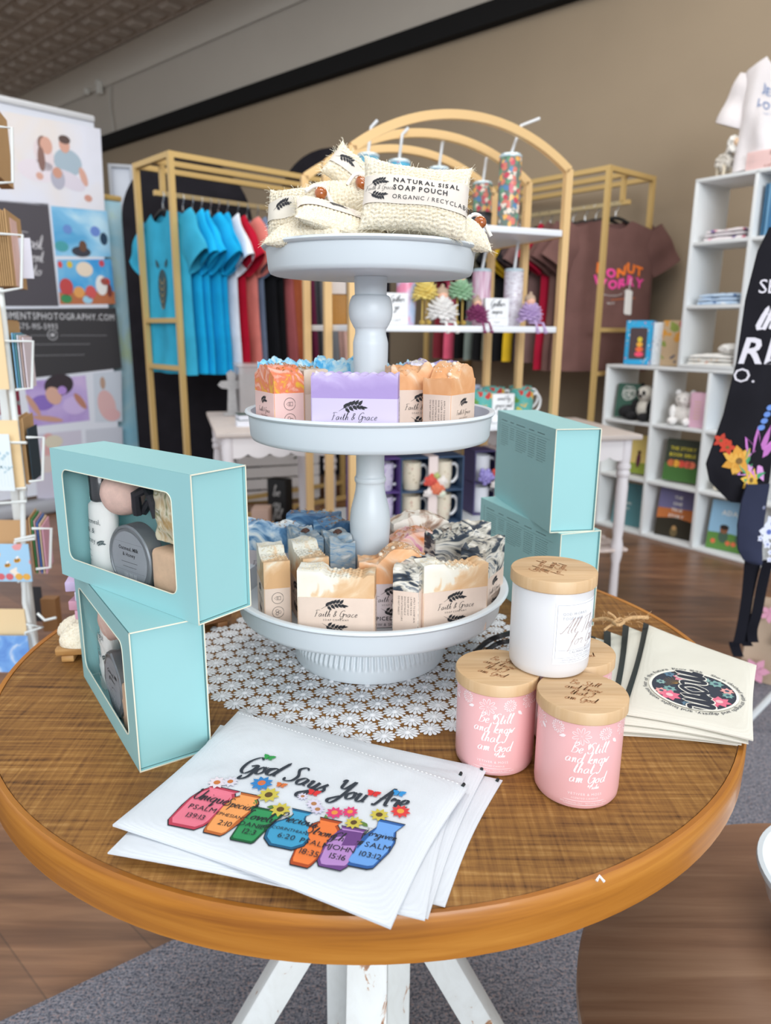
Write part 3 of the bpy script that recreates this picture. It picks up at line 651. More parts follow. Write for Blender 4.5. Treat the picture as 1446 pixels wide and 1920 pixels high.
g1 = thing('canvas_pouch', (0, 0, 0), 0, 'white zipped pouch printed with seven flower vases, topmost of the front stack', 'pouch', 'white zipped pouches')
mb, S1 = flat_bag(P1c, .7765, .0075, 5, 70, 50, .0022); mb.build('pouch_body', CANV, g1)
mb = MB(); mb.tube([S1(.985, .985-.02*k/3)+Vector((0, 0, .0008)) for k in range(4)], .0016, 6); mb.build('zip_end', ZIP, g1)
mb = MB()
for k in range(60): mb.box(S1(.02+.96*k/60, .972)+Vector((0, 0, .0003)), (.0018, .0005, .0004), rz=R(-30))
mb.build('seam_stitching', M('#ffffff', .8), g1)
# inverse mapping of the print on pouch 1: from table-plane point to the height of the cloth
import bisect
_T = [(S1(i/60, j/44)) for i in range(61) for j in range(45)]
from mathutils.kdtree import KDTree
kd = KDTree(len(_T)); [kd.insert((p.x, p.y, 0), i) for i, p in enumerate(_T)]; kd.balance()
def zon(x, y):
    r_ = kd.find_n((x, y, 0), 4); s_ = sum(1/(d+1e-4) for _, _, d in r_); return sum(_T[i].z/(d+1e-4) for _, i, d in r_)/s_
O_ = at_z(380, 1510, .785); E_ = (at_z(705, 1578, .785)-O_); E_.z = 0; E_.normalize(); N_ = Vector((-E_.y, E_.x, 0))
def fp1(a, b, h):
    p = O_+E_*a+N_*b; return Vector((p.x, p.y, zon(p.x, p.y)+.0007+h))
def loc1(px, py): q = at_z(px, py, .785)-O_; return q.dot(E_), q.dot(N_)
D_ = Decal(fp1); DK = M('#2c333d', .8)
# heading on a shallow S-curve
def head(txt, pts, size, m):
    g_, wd = script(txt, size, .105, .2, 1.0, .25); cv = [loc1(*p) for p in pts]; x0, x1 = cv[0][0], cv[-1][0]; sc = (x1-x0)/wd
    def base(x):
        for (ax, ay), (bx, by) in zip(cv, cv[1:]):
            if x <= bx or (bx, by) == cv[-1]: return ay+(by-ay)*(x-ax)/(bx-ax), (by-ay)/(bx-ax)
    for vs, fs in g_:
        q = []
        for a, b in vs:
            x = x0+a*sc; y, sl = base(x); q.append((x-b*sl*.6, y+b))
        D_.put((q, fs), m, .0004)
head('God Says You Are', [(443, 1450), (500, 1452), (560, 1472), (620, 1491), (690, 1508), (762, 1517)], .0265, DK)
vases = [  # px centre, half-width, height, lean, shape, colours, name, verse
 (382, 1512, .0235, .043, -.28, 0, '#e8788c', '#b83a50', 'Unique', 'PSALM', '139:13'), (436, 1524, .0185, .043, -.22, 1, '#f2a05c', '#b8622a', 'Special', 'EPHESIANS', '2:10'),
 (477, 1545, .0185, .033, -.1, 2, '#2f8f55', '#145a30', 'Lovely', 'DANIEL', '12:3'), (547, 1553, .0235, .037, .05, 3, '#3f9bc4', '#1a5a80', 'Precious', 'CORINTHIANS', '6:20'),
 (592, 1577, .0175, .045, -.12, 1, '#ea7a3a', '#a8441a', 'Strong', 'PSALM', '18:35'), (642, 1588, .0175, .038, -.1, 0, '#b487c4', '#6a3f80', 'Chosen', 'JOHN', '15:16'),
 (704, 1582, .0185, .045, -.3, 4, '#6a9fe0', '#2a5a9c', 'Forgiven', 'PSALM', '103:12')]
prof = {0: [(.62, 0), (.85, .1), (1, .45), (1, .65), (.85, .85), (.62, .95), (.8, 1)], 1: [(.5, 0), (.62, .06), (.95, .5), (1, .7), (.8, .85), (.5, .93), (.7, 1)], 2: [(.6, 0), (.7, .05), (.95, .8), (1.05, .82), (1.05, 1)],
        3: [(.5, 0), (.9, .15), (1, .35), (.85, .6), (.35, .78), (.28, .9), (.5, 1)], 4: [(.5, 0), (.75, .04), (.95, .4), (.9, .6), (.55, .82), (.75, 1)]}
LK = M('#23252c', .8)
def flower2(x, y, r, m, mc, n=9):
    r *= .85
    for k in range(n): D_.put(leaf(x, y+.002, r, r*.5, 2*pi*k/n), m, .0008+.00002*k)
    D_.put(disc(x, y+.002, r*.34), mc, .0010)
fl = [((405, 1472), .0105, '#e3d6dc', '#c8763c'), ((430, 1470), .0090, '#d9d3dd', '#c8763c'), ((489, 1472), .0125, '#2f7fc0', '#d8703a'), ((502, 1494), .012, '#c8b84a', '#5a4320'), ((524, 1521), .011, '#c8b84a', '#5a4320'),
      ((587, 1510), .0085, '#d6cfe0', '#b07a50'), ((594, 1520), .0080, '#cfc8dc', '#b07a50'), ((566, 1497), .0060, '#d6cfe0', '#b07a50'), ((626, 1526), .0095, '#d83a70', '#e09040'), ((655, 1525), .0085, '#d83a70', '#e09040'), ((662, 1545), .0095, '#c8b84a', '#5a4320'), ((710, 1532), .010, '#c8b84a', '#5a4320'), ((750, 1525), .0105, '#d83a3a', '#e0a040')]
for vi, (px, py, hw, hh, lean, sh, c1, c2, nm, v1, v2) in enumerate(vases):
    hw *= .93; hh *= 1.28; lean *= .6; vo = vi*.00006
    cx, cy = loc1(px, py); cy -= hh*.5; pr = prof[sh]
    R_ = [(cx+hw*a*.86+(b-.5)*hh*-lean*1.0, cy+b*hh) for a, b in pr]; L_ = [(cx-hw*a*.86+(b-.5)*hh*-lean*1.0, cy+b*hh) for a, b in pr]
    def P(k=1.): return poly([(cx+(x-cx)*k, cy+hh/2+(y-cy-hh/2)*k) for x, y in R_+L_[::-1]])
    D_.put(P(1.04), LK, vo); D_.put(P(1.0), M(c2, .8), .0001+vo); D_.put(P(.90), M(c1, .8), .0002+vo)
    it = script(nm, .0135, .08, .2, .9, .2); D_.put(place(it, cx+.001, cy+hh*.62, sc=min(1, hw*1.6/it[1])), LK, .0011)
    for k, s_ in enumerate((v1, v2)):
        it = block(s_, .0085, 0, .1); D_.put(place(it, cx+.0005, cy+hh*(.40-.2*k), sc=min(1, hw*1.5/it[1])), LK, .0011)
for (px, py), r_, c1, c2 in fl: x, y = loc1(px, py); flower2(x, y, r_, M(c1, .8), M(c2, .8))
GRN = M('#5f7f3a', .8)
for px, py, a in ((500, 1512, .3), (480, 1508, 2.2), (540, 1530, .2), (665, 1560, .4), (690, 1550, 2.6), (720, 1545, .4), (612, 1540, 2), (680, 1562, 3)): x, y = loc1(px, py); D_.put(leaf(x, y, .010, .004, a), GRN, .0002)
for px, py, c1, s_ in ((527, 1474, '#d8743a', .0065), (504, 1420, '#2f9a4a', .0075), (588, 1487, '#d83030', .0075), (700, 1489, '#d83030', .0078), (748, 1488, '#2f8fd0', .0075)):
    x, y = loc1(px, py)
    for a, l_ in ((.6, 1), (2.5, 1), (-.6, .7), (3.7, .7)): D_.put(leaf(x, y, s_*l_, s_*.7*l_, a), M(c1, .8), .0006)
    D_.put(line2([(x-.0006, y-.004), (x+.0006, y+.004)], .0009), LK, .0008)
D_.build('vase_print', g1, label='colourful print of vases under the heading God Says You Are')

# cream pouches with black zips tied with jute
mom = [([(1112, 1188), (1400, 1262), (1385, 1389), (1112, 1368)], .7605, .0040, 'cream zipped pouch at the bottom of the fanned stack, farthest to the left'),
       ([(1141, 1178), (1405, 1258), (1392, 1388), (1128, 1360)], .7648, .0042, 'cream zipped pouch third from the top in the fanned stack at the right'),
       ([(1176, 1168), (1412, 1252), (1405, 1386), (1146, 1346)], .7692, .0045, 'cream zipped pouch directly under the one printed Mom')]
for cs, z, th, lab in mom+[(None, .7740, .0060, 'cream zipped pouch printed Mom over a round floral design, topmost of the right stack')]:
    top = cs is None
    if top: cs = [(1214, 1165), (1420, 1241), (1414, 1380), (1168, 1330)]
    g = thing('cream_pouch', (0, 0, 0), 0, lab, 'pouch', 'cream zipped pouches')
    mb, S = flat_bag(pxs(cs, z+.006), z, th, z*77, 40, 40, .0014); mb.build('pouch_body', CANV2, g)
    mb = MB(); mb.sheet(lambda u, v: S(-.035+.055*u, v, .0009), 3, 30, lambda u, v: Vector((0, 0, -.0018))); mb.build('zip_tape', ZIP, g, label='black zip along the edge')
    if top: gM, SM = g, S
C0 = at_z(1301, 1287, .785)
A_ = at_z(1290, 1247, .785); B_ = at_z(1318, 1330, .785); E2 = B_-A_; E2.z = 0; E2.normalize(); N2 = Vector((-E2.y, E2.x, 0))
_T2 = [SM(i/60, j/60) for i in range(61) for j in range(61)]; kd2 = KDTree(len(_T2)); [kd2.insert((p.x, p.y, 0), i) for i, p in enumerate(_T2)]; kd2.balance()
def fm(a, b, h):
    p = C0+E2*a+N2*b; r_ = kd2.find_n((p.x, p.y, 0), 4); s_ = sum(1/(d+1e-4) for _, _, d in r_); return Vector((p.x, p.y, sum(_T2[i].z/(d+1e-4) for _, i, d in r_)/s_+.0007+h))
D_ = Decal(fm); RB = .0455
rings = []
vs = [(0, 0)]+[(RB*k/5*cos(2*pi*i/48), RB*k/5*sin(2*pi*i/48)) for k in range(1, 6) for i in range(48)]
fs = [(0, 1+i, 1+(i+1) % 48) for i in range(48)]+[(1+48*k+i, 1+48*(k+1)+i, 1+48*(k+1)+(i+1) % 48, 1+48*k+(i+1) % 48) for k in range(4) for i in range(48)]
D_.put((vs, fs), M('#343a48', .85)); random.seed(11)
pal = ['#e0708a', '#e890a4', '#d85a78', '#7fa8a4', '#8fb0ac', '#5f7f96', '#e8a4a0', '#b08a4a']
for (a, b, r_, c1) in [(.02, -.028, .013, 0), (.012, -.036, .008, 6), (-.028, -.008, .011, 1), (-.036, .006, .008, 0), (.022, .024, .013, 0), (.032, .014, .008, 2), (-.006, .037, .008, 6), (.036, -.012, .006, 5), (-.022, .028, .009, 3), (-.034, -.022, .007, 5), (.004, -.026, .008, 3), (.036, .004, .007, 3), (-.012, -.034, .006, 4), (.005, .036, .007, 3), (-.03, .018, .006, 4)]:
    for k in range(7): D_.put(leaf(a, b, r_, r_*.62, 2*pi*k/7+a*99), M(pal[c1], .85), .0003+r_*.01)
    D_.put(disc(a, b, r_*.3), M('#f2c0c4' if c1 in (0, 1, 2) else '#41566a', .85), .0006)
for k in range(12): D_.put(line2([(-.012, -.016), (-.012+.016*cos(k*.26+2.4), -.016+.016*sin(k*.26+2.4))], .0009), M('#b08a4a', .85), .0003)
CW = M('#efece2', .85)
D_.put(circ(0, 0, RB+.001, .003, 48), CW, .0006)
it = script('mom', .064, .135, .1, .2, -.1, 6); D_.put(place(it, -.001, -.013), CW, .0010)
it2 = script('mom', .064, .085, .1, .2, -.1, 6); D_.put(place(it2, -.001, -.013), M('#2b303c', .85), .0014)
msg = 'She is clothed with strength and dignity, and laughs without fear of the future  Prov 31:25'
g_, wd = block(msg, .0068, 0, .06); tot = 2*pi*.97
for vs, fs in g_:
    q = []
    for a, b in vs: th_ = R(150)-a/wd*tot; r_ = RB+.0048+b; q.append((r_*cos(th_), r_*sin(th_)))
    D_.put((q, fs), M('#3a3f4a', .85))
D_.build('mom_print', gM, label='round floral print with the word Mom')
# jute bow on the zip pulls
b0 = at_z(1160, 1172, .79); mb = MB(); random.seed(9)
def P3(px, py, z): return at_z(px, py, z)
mb.tube(smooth_path([P3(1112, 1163, .786), P3(1135, 1160, .793), P3(1160, 1167, .795), P3(1185, 1158, .792), P3(1215, 1158, .789)], 5), .0026, 8)
mb.tube(smooth_path([P3(1160, 1168, .794), P3(1145, 1173, .790), P3(1133, 1182, .786)], 5), .0018, 8)
mb.tube(smooth_path([P3(1158, 1166, .794), P3(1152, 1156, .799), P3(1140, 1148, .802)], 5), .0016, 6)
mb.tube(smooth_path([P3(1150, 1168, .797), P3(1160, 1172, .800), P3(1170, 1166, .797), P3(1163, 1160, .796), P3(1150, 1168, .797)], 5), .0022, 8)
for k in range(46):
    p = P3(random.uniform(1130, 1216), random.uniform(1156, 1172), .793); d = Vector((random.uniform(-1, 1), random.uniform(-1, 1), random.uniform(-.2, 1)))*.011; mb.tube([p, p+d*.5+Vector((0, 0, .001)), p+d], .00022, 4)
tag(mb.build('jute_bow', M('#c9a274', .9, var=.15, vs=300)), 'frayed jute bow tying the zip pulls of the cream pouches', 'bow')
# black strap behind the candles
mb = MB(); pts = [at_z(892, 1222, .768), at_z(915, 1202, .775), at_z(940, 1192, .782), at_z(965, 1186, .78), at_z(985, 1185, .772)]; mb.tube(smooth_path(pts, 5), .0036, 8)
pts = [at_z(912, 1222, .768), at_z(930, 1208, .774), at_z(950, 1203, .778), at_z(975, 1200, .772)]; mb.tube(smooth_path(pts, 5), .0032, 8)
tag(mb.build('black_strap', M('#17171a', .35)), 'looped black strap lying on the doily behind the candles', 'strap')
# wooden soap dishes
DW = wood('#5e3a20', '#8a5a34', '#a9774a', (8, 60, 60), .45, 'dish_wood')
LWD = wood('#a8763f', '#c99a5f', '#dcb47c', (8, 60, 60), .5, 'light_dish_wood')
def dish(loc, rz, m, label):
    g = thing('soap_dish', loc, rz, label, 'soap dish')
    mb = MB()
    for k in range(4): mb.box((0, -.027+.018*k, .014), (.11, .013, .010), r=.002)
    mb.build('slats', m, g)
    for sx in (-1, 1): mb = MB(); mb.box((sx*.040, 0, .0046), (.016, .068, .009), r=.002); mb.build('runner', m, g)
    return g
dish((-.285, .985, TZ+.0003), R(38), DW, 'dark wooden slatted soap dish behind the left mint boxes by the doily')
dish((-.372, .905, TZ+.0003), R(8), LWD, 'light wooden slatted soap dish at the back left table edge')
mb = MB(); random.seed(4)
def pile(u, v):
    a = 2*pi*u; t_ = v*pi/2; r = (.052*cos(t_)+.003)*(1+.12*sin(5*a)+.1*mn.noise(Vector((cos(a)*2, sin(a)*2, v*3)))); return Vector((-.375+r*cos(a)*1.05, .905+r*sin(a)*.72, .7797+.032*sin(t_)+.0015*sin(a*40)*sin(v*40)))
mb.grid(pile, 130, 30); KN = NT('sisal_knit'); 
t = KN; co = t.coord(); 
vn = t.n('ShaderNodeTexVoronoi', Scale=210.); t.l(t.coord((1, 1, 1)), vn.inputs['Vector']); n3 = t.noise(t.coord(), 700, 3, .7)
hh = t.math('ADD', t.math('MULTIPLY', vn.outputs['Distance'], 1.2), t.math('MULTIPLY', n3, .6)); t.col(t.ramp(n3, [(.3, '#e0cfae'), (.5, '#f1e6cf'), (.7, '#faf4e6')])); t.set(Roughness=1., Specular_IOR_Level=.1); t.bump(hh, .6, .0018); KN = t.m
tag(mb.build('sisal_cloth', KN), 'crumpled natural sisal pouch on the light soap dish at the left', 'pouch')
zz = .812
for k, (dx, c_, w_, lab) in enumerate([(-.014, '#dba6bd', .040, 'lowest pink soap slice of the small stack on the left soap dish'), (-.024, '#c995a8', .046, 'dusky pink soap slice second from the bottom of the left stack'), (-.015, '#d3cde6', .040, 'pale lilac soap slice in the middle of the left stack'), (-.032, '#c2aed0', .048, 'lilac soap slice second from the top of the left stack'), (-.014, '#d07f9d', .038, 'rose pink soap slice on top of the left stack')]):
    mb = MB(); mb.box((0, 0, .0065), (w_, .046, .0128), r=.0015); o = mb.build('soap_slice', M(c_, .6, var=.08, vs=60)); o.location = (-.372+dx*.5, .905, zz+k*.0132); o.rotation_euler = (0, 0, R(8+k*5-10)); tag(o, lab, 'soap', 'small soap slices')
# ================================================================== SOAPS
KRAFT = M('#e3cdbd', .75, var=.03, vs=60); PKW = M('#ecc5be', .7); LILW = M('#cfc3dc', .7); GRW = M('#cfc3c6', .75); DKP = M('#3c3438', .9)
F3 = 1.0
S_OAT = swirl('oatmeal_honey_soap', [(.28, '#d8ab7c'), (.44, '#e2bd94'), (.50, '#e9cdaa'), (.56, '#ece6d6'), (.8, '#f0ece0')], 22, 1.6, zk=5.5, z0=.064, xk=-4.0)
S_PUR = swirl('lavender_soap', [(.3, '#a892c8'), (.6, '#b7a2d3'), (.74, '#c8b8e0'), (.88, '#f1ecf6')], 26, 1.4, zk=26, z0=.0715)
S_ORP = swirl('citrus_swirl_soap', [(.36, '#e8b23c'), (.44, '#e58a52'), (.52, '#e87f5e'), (.60, '#f0a890'), (.72, '#f5c2b2')], 30, 3.5, zk=4, z0=.06)
S_SPI = swirl('spiced_orange_soap', [(.3, '#dd9c68'), (.5, '#e6aa78'), (.62, '#edbd92'), (.74, '#f2dcc8')], 24, 1.6, zk=3, z0=.07)
S_CRM = swirl('cream_soap', [(.3, '#c8a890'), (.5, '#dcc8b4'), (.62, '#ece6da'), (.8, '#f0ece2')], 14, 1, zk=4, z0=.06)
S_SKY = swirl('sky_blue_soap', [(.34, '#49aee0'), (.46, '#8fd0ee'), (.56, '#cfe9f0'), (.72, '#eef2e8')], 34, 2.5)
S_BLU = swirl('ocean_blue_soap', [(.34, '#2f5578'), (.46, '#5f8bb4'), (.55, '#a9c3da'), (.68, '#e8ecec')], 26, 2.2, zk=3, z0=.06)
S_DBL = swirl('deep_blue_soap', [(.32, '#25476b'), (.46, '#41688e'), (.56, '#5f86a6'), (.68, '#a9bcc8')], 24, 2.5)
S_GRY = swirl('silver_blue_soap', [(.32, '#5f84a6'), (.44, '#8ea6b8'), (.55, '#a3adb2'), (.7, '#cfd2d2')], 30, 2.5, stretch=(1, 1, 3))
S_BLK = swirl('charcoal_marble_soap', [(.30, '#22272f'), (.42, '#414b58'), (.46, '#b9b4a8'), (.55, '#ece7dc'), (.62, '#7f858c'), (.68, '#e4dfd5')], 17, 2.2, stretch=(1, 1, 1.6))
S_BRN = swirl('coffee_cream_soap', [(.34, '#5a463c'), (.44, '#b89a86'), (.54, '#f0e8dc'), (.7, '#f4efe6')], 18, 2, zk=2, z0=.08)
S_PCH = swirl('peach_berry_soap', [(.34, '#e88a4c'), (.44, '#f0b49a'), (.55, '#f6d4c4'), (.64, '#e8a0b4'), (.74, '#c86a90')], 22, 2.5)
S_LVW = swirl('plum_white_soap', [(.34, '#75619a'), (.5, '#a99cc4'), (.6, '#f0ecf2')], 20, 2)
def icon(x, y, r, kind):
    out = [circ(x, y, r, r*.06, 28), circ(x, y, r*.74, r*.05, 28)] if 0 else [circ(x, y, r, r*.07, 28)]
    if kind == 0: out += [line2([(x-r*.6, y), (x-r*.2, y+r*.3), (x+r*.5, y+r*.3), (x+r*.5, y-r*.3), (x-r*.2, y-r*.3), (x-r*.6, y)], r*.08), circ(x, y, r*.16, r*.07, 10)]
    else: out += [circ(x+r*.3*cos(a), y+r*.3*sin(a), r*.24, r*.07, 12) for a in (0, 2.1, 4.2)]
    return out
def soap(px, Y, yaw, zf, w_, h, d, zw, mat, style, wrap, label, ptype='logo', top=None, xoff=None):
    X = at_y(px, 900, Y).x if xoff is None else xoff
    g = thing('soap_bar', (X, Y, zf), R(yaw), label, 'soap', 'wrapped soap bars')
    sd = random.random()*50
    def Ht(u, v):
        x, y = u-.5, v-.5; e = 1-(2*abs(x))**10*.5; n1 = mn.noise(Vector((u*4+sd, v*2, sd))); n2 = mn.noise(Vector((u*11, v*6+sd, 3)))
        if style == 'honey':
            s_ = max(0, min(1, (u-.30)/.10)); s2 = max(0, min(1, (u-.86)/.06))
            a = .003+.0035*n1-.004*(abs(2*u-.35)**2 if u < .2 else 0); hx = -.0045+.0016*cos(u*62)*cos(v*22)
            return (a*(1-s_)+hx*s_)*(1-s2)+s2*(-.0015)
        if style == 'flat': return .0008*n1+.0012*n2-.0015*max(0, abs(2*y)-.8)*5
        if style == 'scallop': return .0022*cos(v*9)*cos(u*31+sd)+.0012*n2-.0012
        if style == 'slope': return .004-.016*max(0, abs(x)-.18)*2.2+.002*n2
        if style == 'ridge': return -.007+.016*max(0, 1-((u-.62)/.34)**2)+.003*n2+.002*n1
        if style == 'rough': return .008*n1+.006*n2+.002*sin(u*22+sd)
        return .006*n1+.003*sin(u*9+sd)*cos(v*4)+.002*n2
    nu, nv = 34, 14; mb = MB(); rC = .0018
    def topf(u, v):
        x = (u-.5)*w_; y = (v-.5)*d; return Vector((x, y, h+Ht(u, v)))
    mb.grid(topf, nu, nv)
    per = [(i/nu, 0) for i in range(nu+1)]+[(1, j/nv) for j in range(1, nv+1)]+[(i/nu, 1) for i in range(nu-1, -1, -1)]+[(0, j/nv) for j in range(nv-1, 0, -1)]
    N = len(per); vs = [topf(*p) for p in per]+[(topf(*p).x, topf(*p).y, .001) for p in per]; mb.add(vs, [(i, N+i, N+(i+1) % N, (i+1) % N) for i in range(N)]+[tuple(range(2*N-1, N-1, -1))])
    bar_ = mb.build('bar', mat, g)
    # paper sleeve
    e = .0006; ol = rrect(-w_/2-e, w_/2+e, -d/2-e, d/2+e, .0025, 3); n = len(ol)
    il = [(x*(1-.0012/w_*2), y*(1-.0006/d*2)) for x, y in ol]
    vs = [(x, y, z) for z in (.0005, zw) for x, y in ol]+[(x*.994, y*.985, z) for z in (.0005, zw) for x, y in ol]; fs = []
    for i in range(n):
        j = (i+1) % n; fs += [(i, n+i, n+j, j)[::-1], (2*n+i, 2*n+j, 3*n+j, 3*n+i)[::-1], (n+i, 3*n+i, 3*n+j, n+j)[::-1]]
    mb = MB(); mb.add(vs, fs); slv = mb.build('paper_sleeve', wrap, g)
    if ptype:
        D_ = Decal(lambda a, b, h_: Vector((a, -d/2-e-.00025-h_, b)))
        s_ = min(1, w_/.085); zt = zw
        D_.put(sprig(0, zt-.0100, .027*s_), INK); D_.put(place(script('Faith & Grace', .0080, .065, .3, .6, .9), 0, zt-.0225, sc=s_), INK); D_.put(place(block('SOAP COMPANY', .0030, 0, .28), 0, zt-.0272, sc=s_), INK)
        D_.put(sprig(0, zt-.0335, .026*s_, -1), INK)
        if ptype == 'spiced': D_.put(place(block('SPICED APPLE', .0070, 1, .16), 0, zt-.0455, sc=s_), INK); D_.put(place(block('COW & SHEA BUTTER', .0050, 0, .16), 0, zt-.0525, sc=s_), INK)
        D_.build('front_print', slv)
        D_ = Decal(lambda a, b, h_: Vector((w_/2+e+.00025, a, b)))
        for k in range(3): D_.put(icon(0, zt-.012-.0175*k, min(.0068, d*.28), k % 2), INK)
        D_.build('end_icons', slv)
        D_ = Decal(lambda a, b, h_: Vector((-w_/2-e-.00025, -a, b)))
        for k, s2 in enumerate(('APPLY TO DAMP SKIN', 'LATHER IS RICH', 'RINSE OFF SOAP', 'DISCONTINUE IF', 'IRRITATION OCCURS', 'DO NOT INGEST')):
            D_.put(place(block(s2, .0026, 0, .2), .0095-.0036*k, zt-.006, 'l', rot=-pi/2), DKP)
        D_.build('end_text', slv)
    if top == 'oats':
        mb = MB()
        for k in range(70):
            u = random.uniform(.05, .38); v = random.uniform(.08, .92); p = topf(u, v); a = random.uniform(0, 3)
            mb.ell(p, (.0013, .0007, .0005), 6, 4, M=Matrix.Translation(p) @ Matrix.Rotation(a, 4, 'Z') @ Matrix.Rotation(random.uniform(-.6, .6), 4, 'X') @ Matrix.Translation(-p))
        mb.build('oat_topping', M('#ded2b8', .8), bar_)
    if top == 'salt':
        mb = MB()
        for k in range(60): p = topf(random.uniform(.3, .95), random.uniform(.08, .92)); mb.box(p, (.0013, .0011, .0012), rz=random.random()*3)
        for u in (.32, .5): p = topf(u, .35); mb.ell(p+Vector((0, 0, .001)), (.0028, .0028, .0026), 10, 8)
        mb.build('crystal_topping', M('#e8d9c4', .3), bar_)
    if top == 'rose':
        mb = MB(); p = topf(.55, .5)+Vector((0, 0, .002))
        for k in range(16):
            a = k*2.4; r_ = .001+.0045*k/16; q = p+Vector((r_*cos(a), r_*sin(a), .003-.003*k/16)); mb.ell(q, (.0022, .0011, .0018), 8, 5, M=Matrix.Translation(q) @ Matrix.Rotation(a+pi/2, 4, 'Z') @ Matrix.Rotation(.5, 4, 'X') @ Matrix.Translation(-q))
        mb.build('dried_rosebud', M('#5a3d33', .8), bar_)
    if top == 'petals':
        mb = MB()
        for k in range(26):
            p = topf(random.uniform(.1, .9), random.uniform(.1, .9))+Vector((0, 0, .0006)); q = p+Vector((random.uniform(-1, 1), random.uniform(-1, 1), random.uniform(-.1, .5)))*.004; mb.tube([p, (p+q)/2+Vector((0, 0, .001)), q], .0004, 5)
        mb.build('dried_petals', M('#a9793f', .8), bar_)
    return g
random.seed(21)
Z2, Z3 = 1.0540, .8336
# middle tray
soap(528, .850, -60, Z2, .060, .0805, .036, .055, S_ORP, 'slope', PKW, 'orange and yellow swirled soap at the left end of the middle tray', top='petals')
soap(578, .878, -62, Z2, .060, .080, .030, .052, S_CRM, 'flat', KRAFT, 'cream soap between the orange swirled and the purple soap on the middle tray', top='petals')
soap(668, .787, -4, Z2, .091, .0800, .033, .0545, S_PUR, 'scallop', LILW, 'purple lavender soap with lilac sleeve at the front of the middle tray')
soap(545, .972, 168, Z2, .072, .083, .03, .05, S_SKY, 'rough', LILW, 'sky blue and white soap at the back left of the middle tray')
soap(634, .990, 176, Z2, .058, .084, .03, .05, S_SKY, 'rough', LILW, 'sky blue and white soap just left of the column on the middle tray')
soap(738, .988, 184, Z2, .05, .078, .03, .05, S_SKY, 'rough', LILW, 'sky blue soap mostly hidden behind the column on the middle tray')
soap(783, .862, 14, Z2, .075, .081, .030, .058, S_SPI, 'rough', KRAFT, 'orange soap with ragged top and dark print between purple soap and the right end soap', 'spiced')
soap(806, .960, 14, Z2, .066, .084, .03, .05, S_LVW, 'wavy', LILW, 'plum and white soap at the back right of the middle tray', top='oats')
soap(838, .842, 57, Z2, .058, .0795, .036, .055, S_SPI, 'ridge', KRAFT, 'orange soap with swirled crest at the right end of the middle tray', top='salt')
# bottom tray
soap(631, .7815, -3, Z3, .086, .084, .031, .0555, S_OAT, 'honey', KRAFT, 'oatmeal and honey soap with honeycomb top, front centre of the bottom tray', top='oats')
soap(507, .845, -74, Z3, .072, .084, .031, .05, S_OAT, 'honey', KRAFT, 'oatmeal and honey soap at the far left of the bottom tray, icons facing out', top='oats')
soap(575, .850, -70, Z3, .078, .088, .031, .05, S_OAT, 'honey', KRAFT, 'oatmeal and honey soap second from the left, behind the front one', top='oats')
soap(738, .8305, 6, Z3, .082, .088, .030, .055, S_SPI, 'ridge', GRW, 'spiced orange soap with crystals on top, in front of the column on the bottom tray', 'spiced', top='salt')
soap(776, .804, 74, Z3, .058, .086, .030, .060, S_BLK, 'wavy', KRAFT, 'charcoal soap seen from its narrow printed end between the spiced and the front right soap')
soap(851, .810, 20, Z3, .081, .085, .031, .0555, S_OAT, 'honey', KRAFT, 'oatmeal and honey soap at the front right of the bottom tray', top='oats')
soap(912, .872, 62, Z3, .068, .090, .032, .052, S_BLK, 'wavy', KRAFT, 'tall black and white marbled soap at the right end of the bottom tray')
soap(508, .972, -14, Z3, .086, .086, .031, .05, S_BLU, 'wavy', GRW, 'blue and white soap at the back left of the bottom tray', top='petals')
soap(588, 1.010, -6, Z3, .074, .092, .031, .05, S_DBL, 'flat', GRW, 'deep blue soap at the very back left of the bottom tray', top='petals')
soap(632, .962, -8, Z3, .060, .090, .028, .05, S_DBL, 'wavy', GRW, 'deep blue soap behind the silver one with rosebud', top='petals')
soap(632, .898, -74, Z3, .062, .090, .032, .05, S_GRY, 'wavy', GRW, 'silver blue soap topped with a rosebud just left of the column', top='rose')
soap(570, .918, -66, Z3, .062, .089, .030, .05, S_GRY, 'wavy', GRW, 'silver grey soap topped with a rosebud behind the second oatmeal soap', top='rose')
soap(786, .997, 14, Z3, .080, .092, .032, .05, S_BRN, 'slope', KRAFT, 'coffee and cream soap at the back right of the bottom tray, right of the column')
soap(782, .925, 24, Z3, .070, .088, .032, .05, S_PCH, 'slope', KRAFT, 'peach and berry soap right of the column on the bottom tray', top='petals')
soap(850, .920, 30, Z3, .070, .088, .030, .05, S_BLK, 'rough', KRAFT, 'charcoal marbled soap behind the front right oatmeal soap')
soap(876, .967, 28, Z3, .064, .088, .030, .05, S_BLK, 'wavy', KRAFT, 'charcoal marbled soap at the back right rim of the bottom tray')

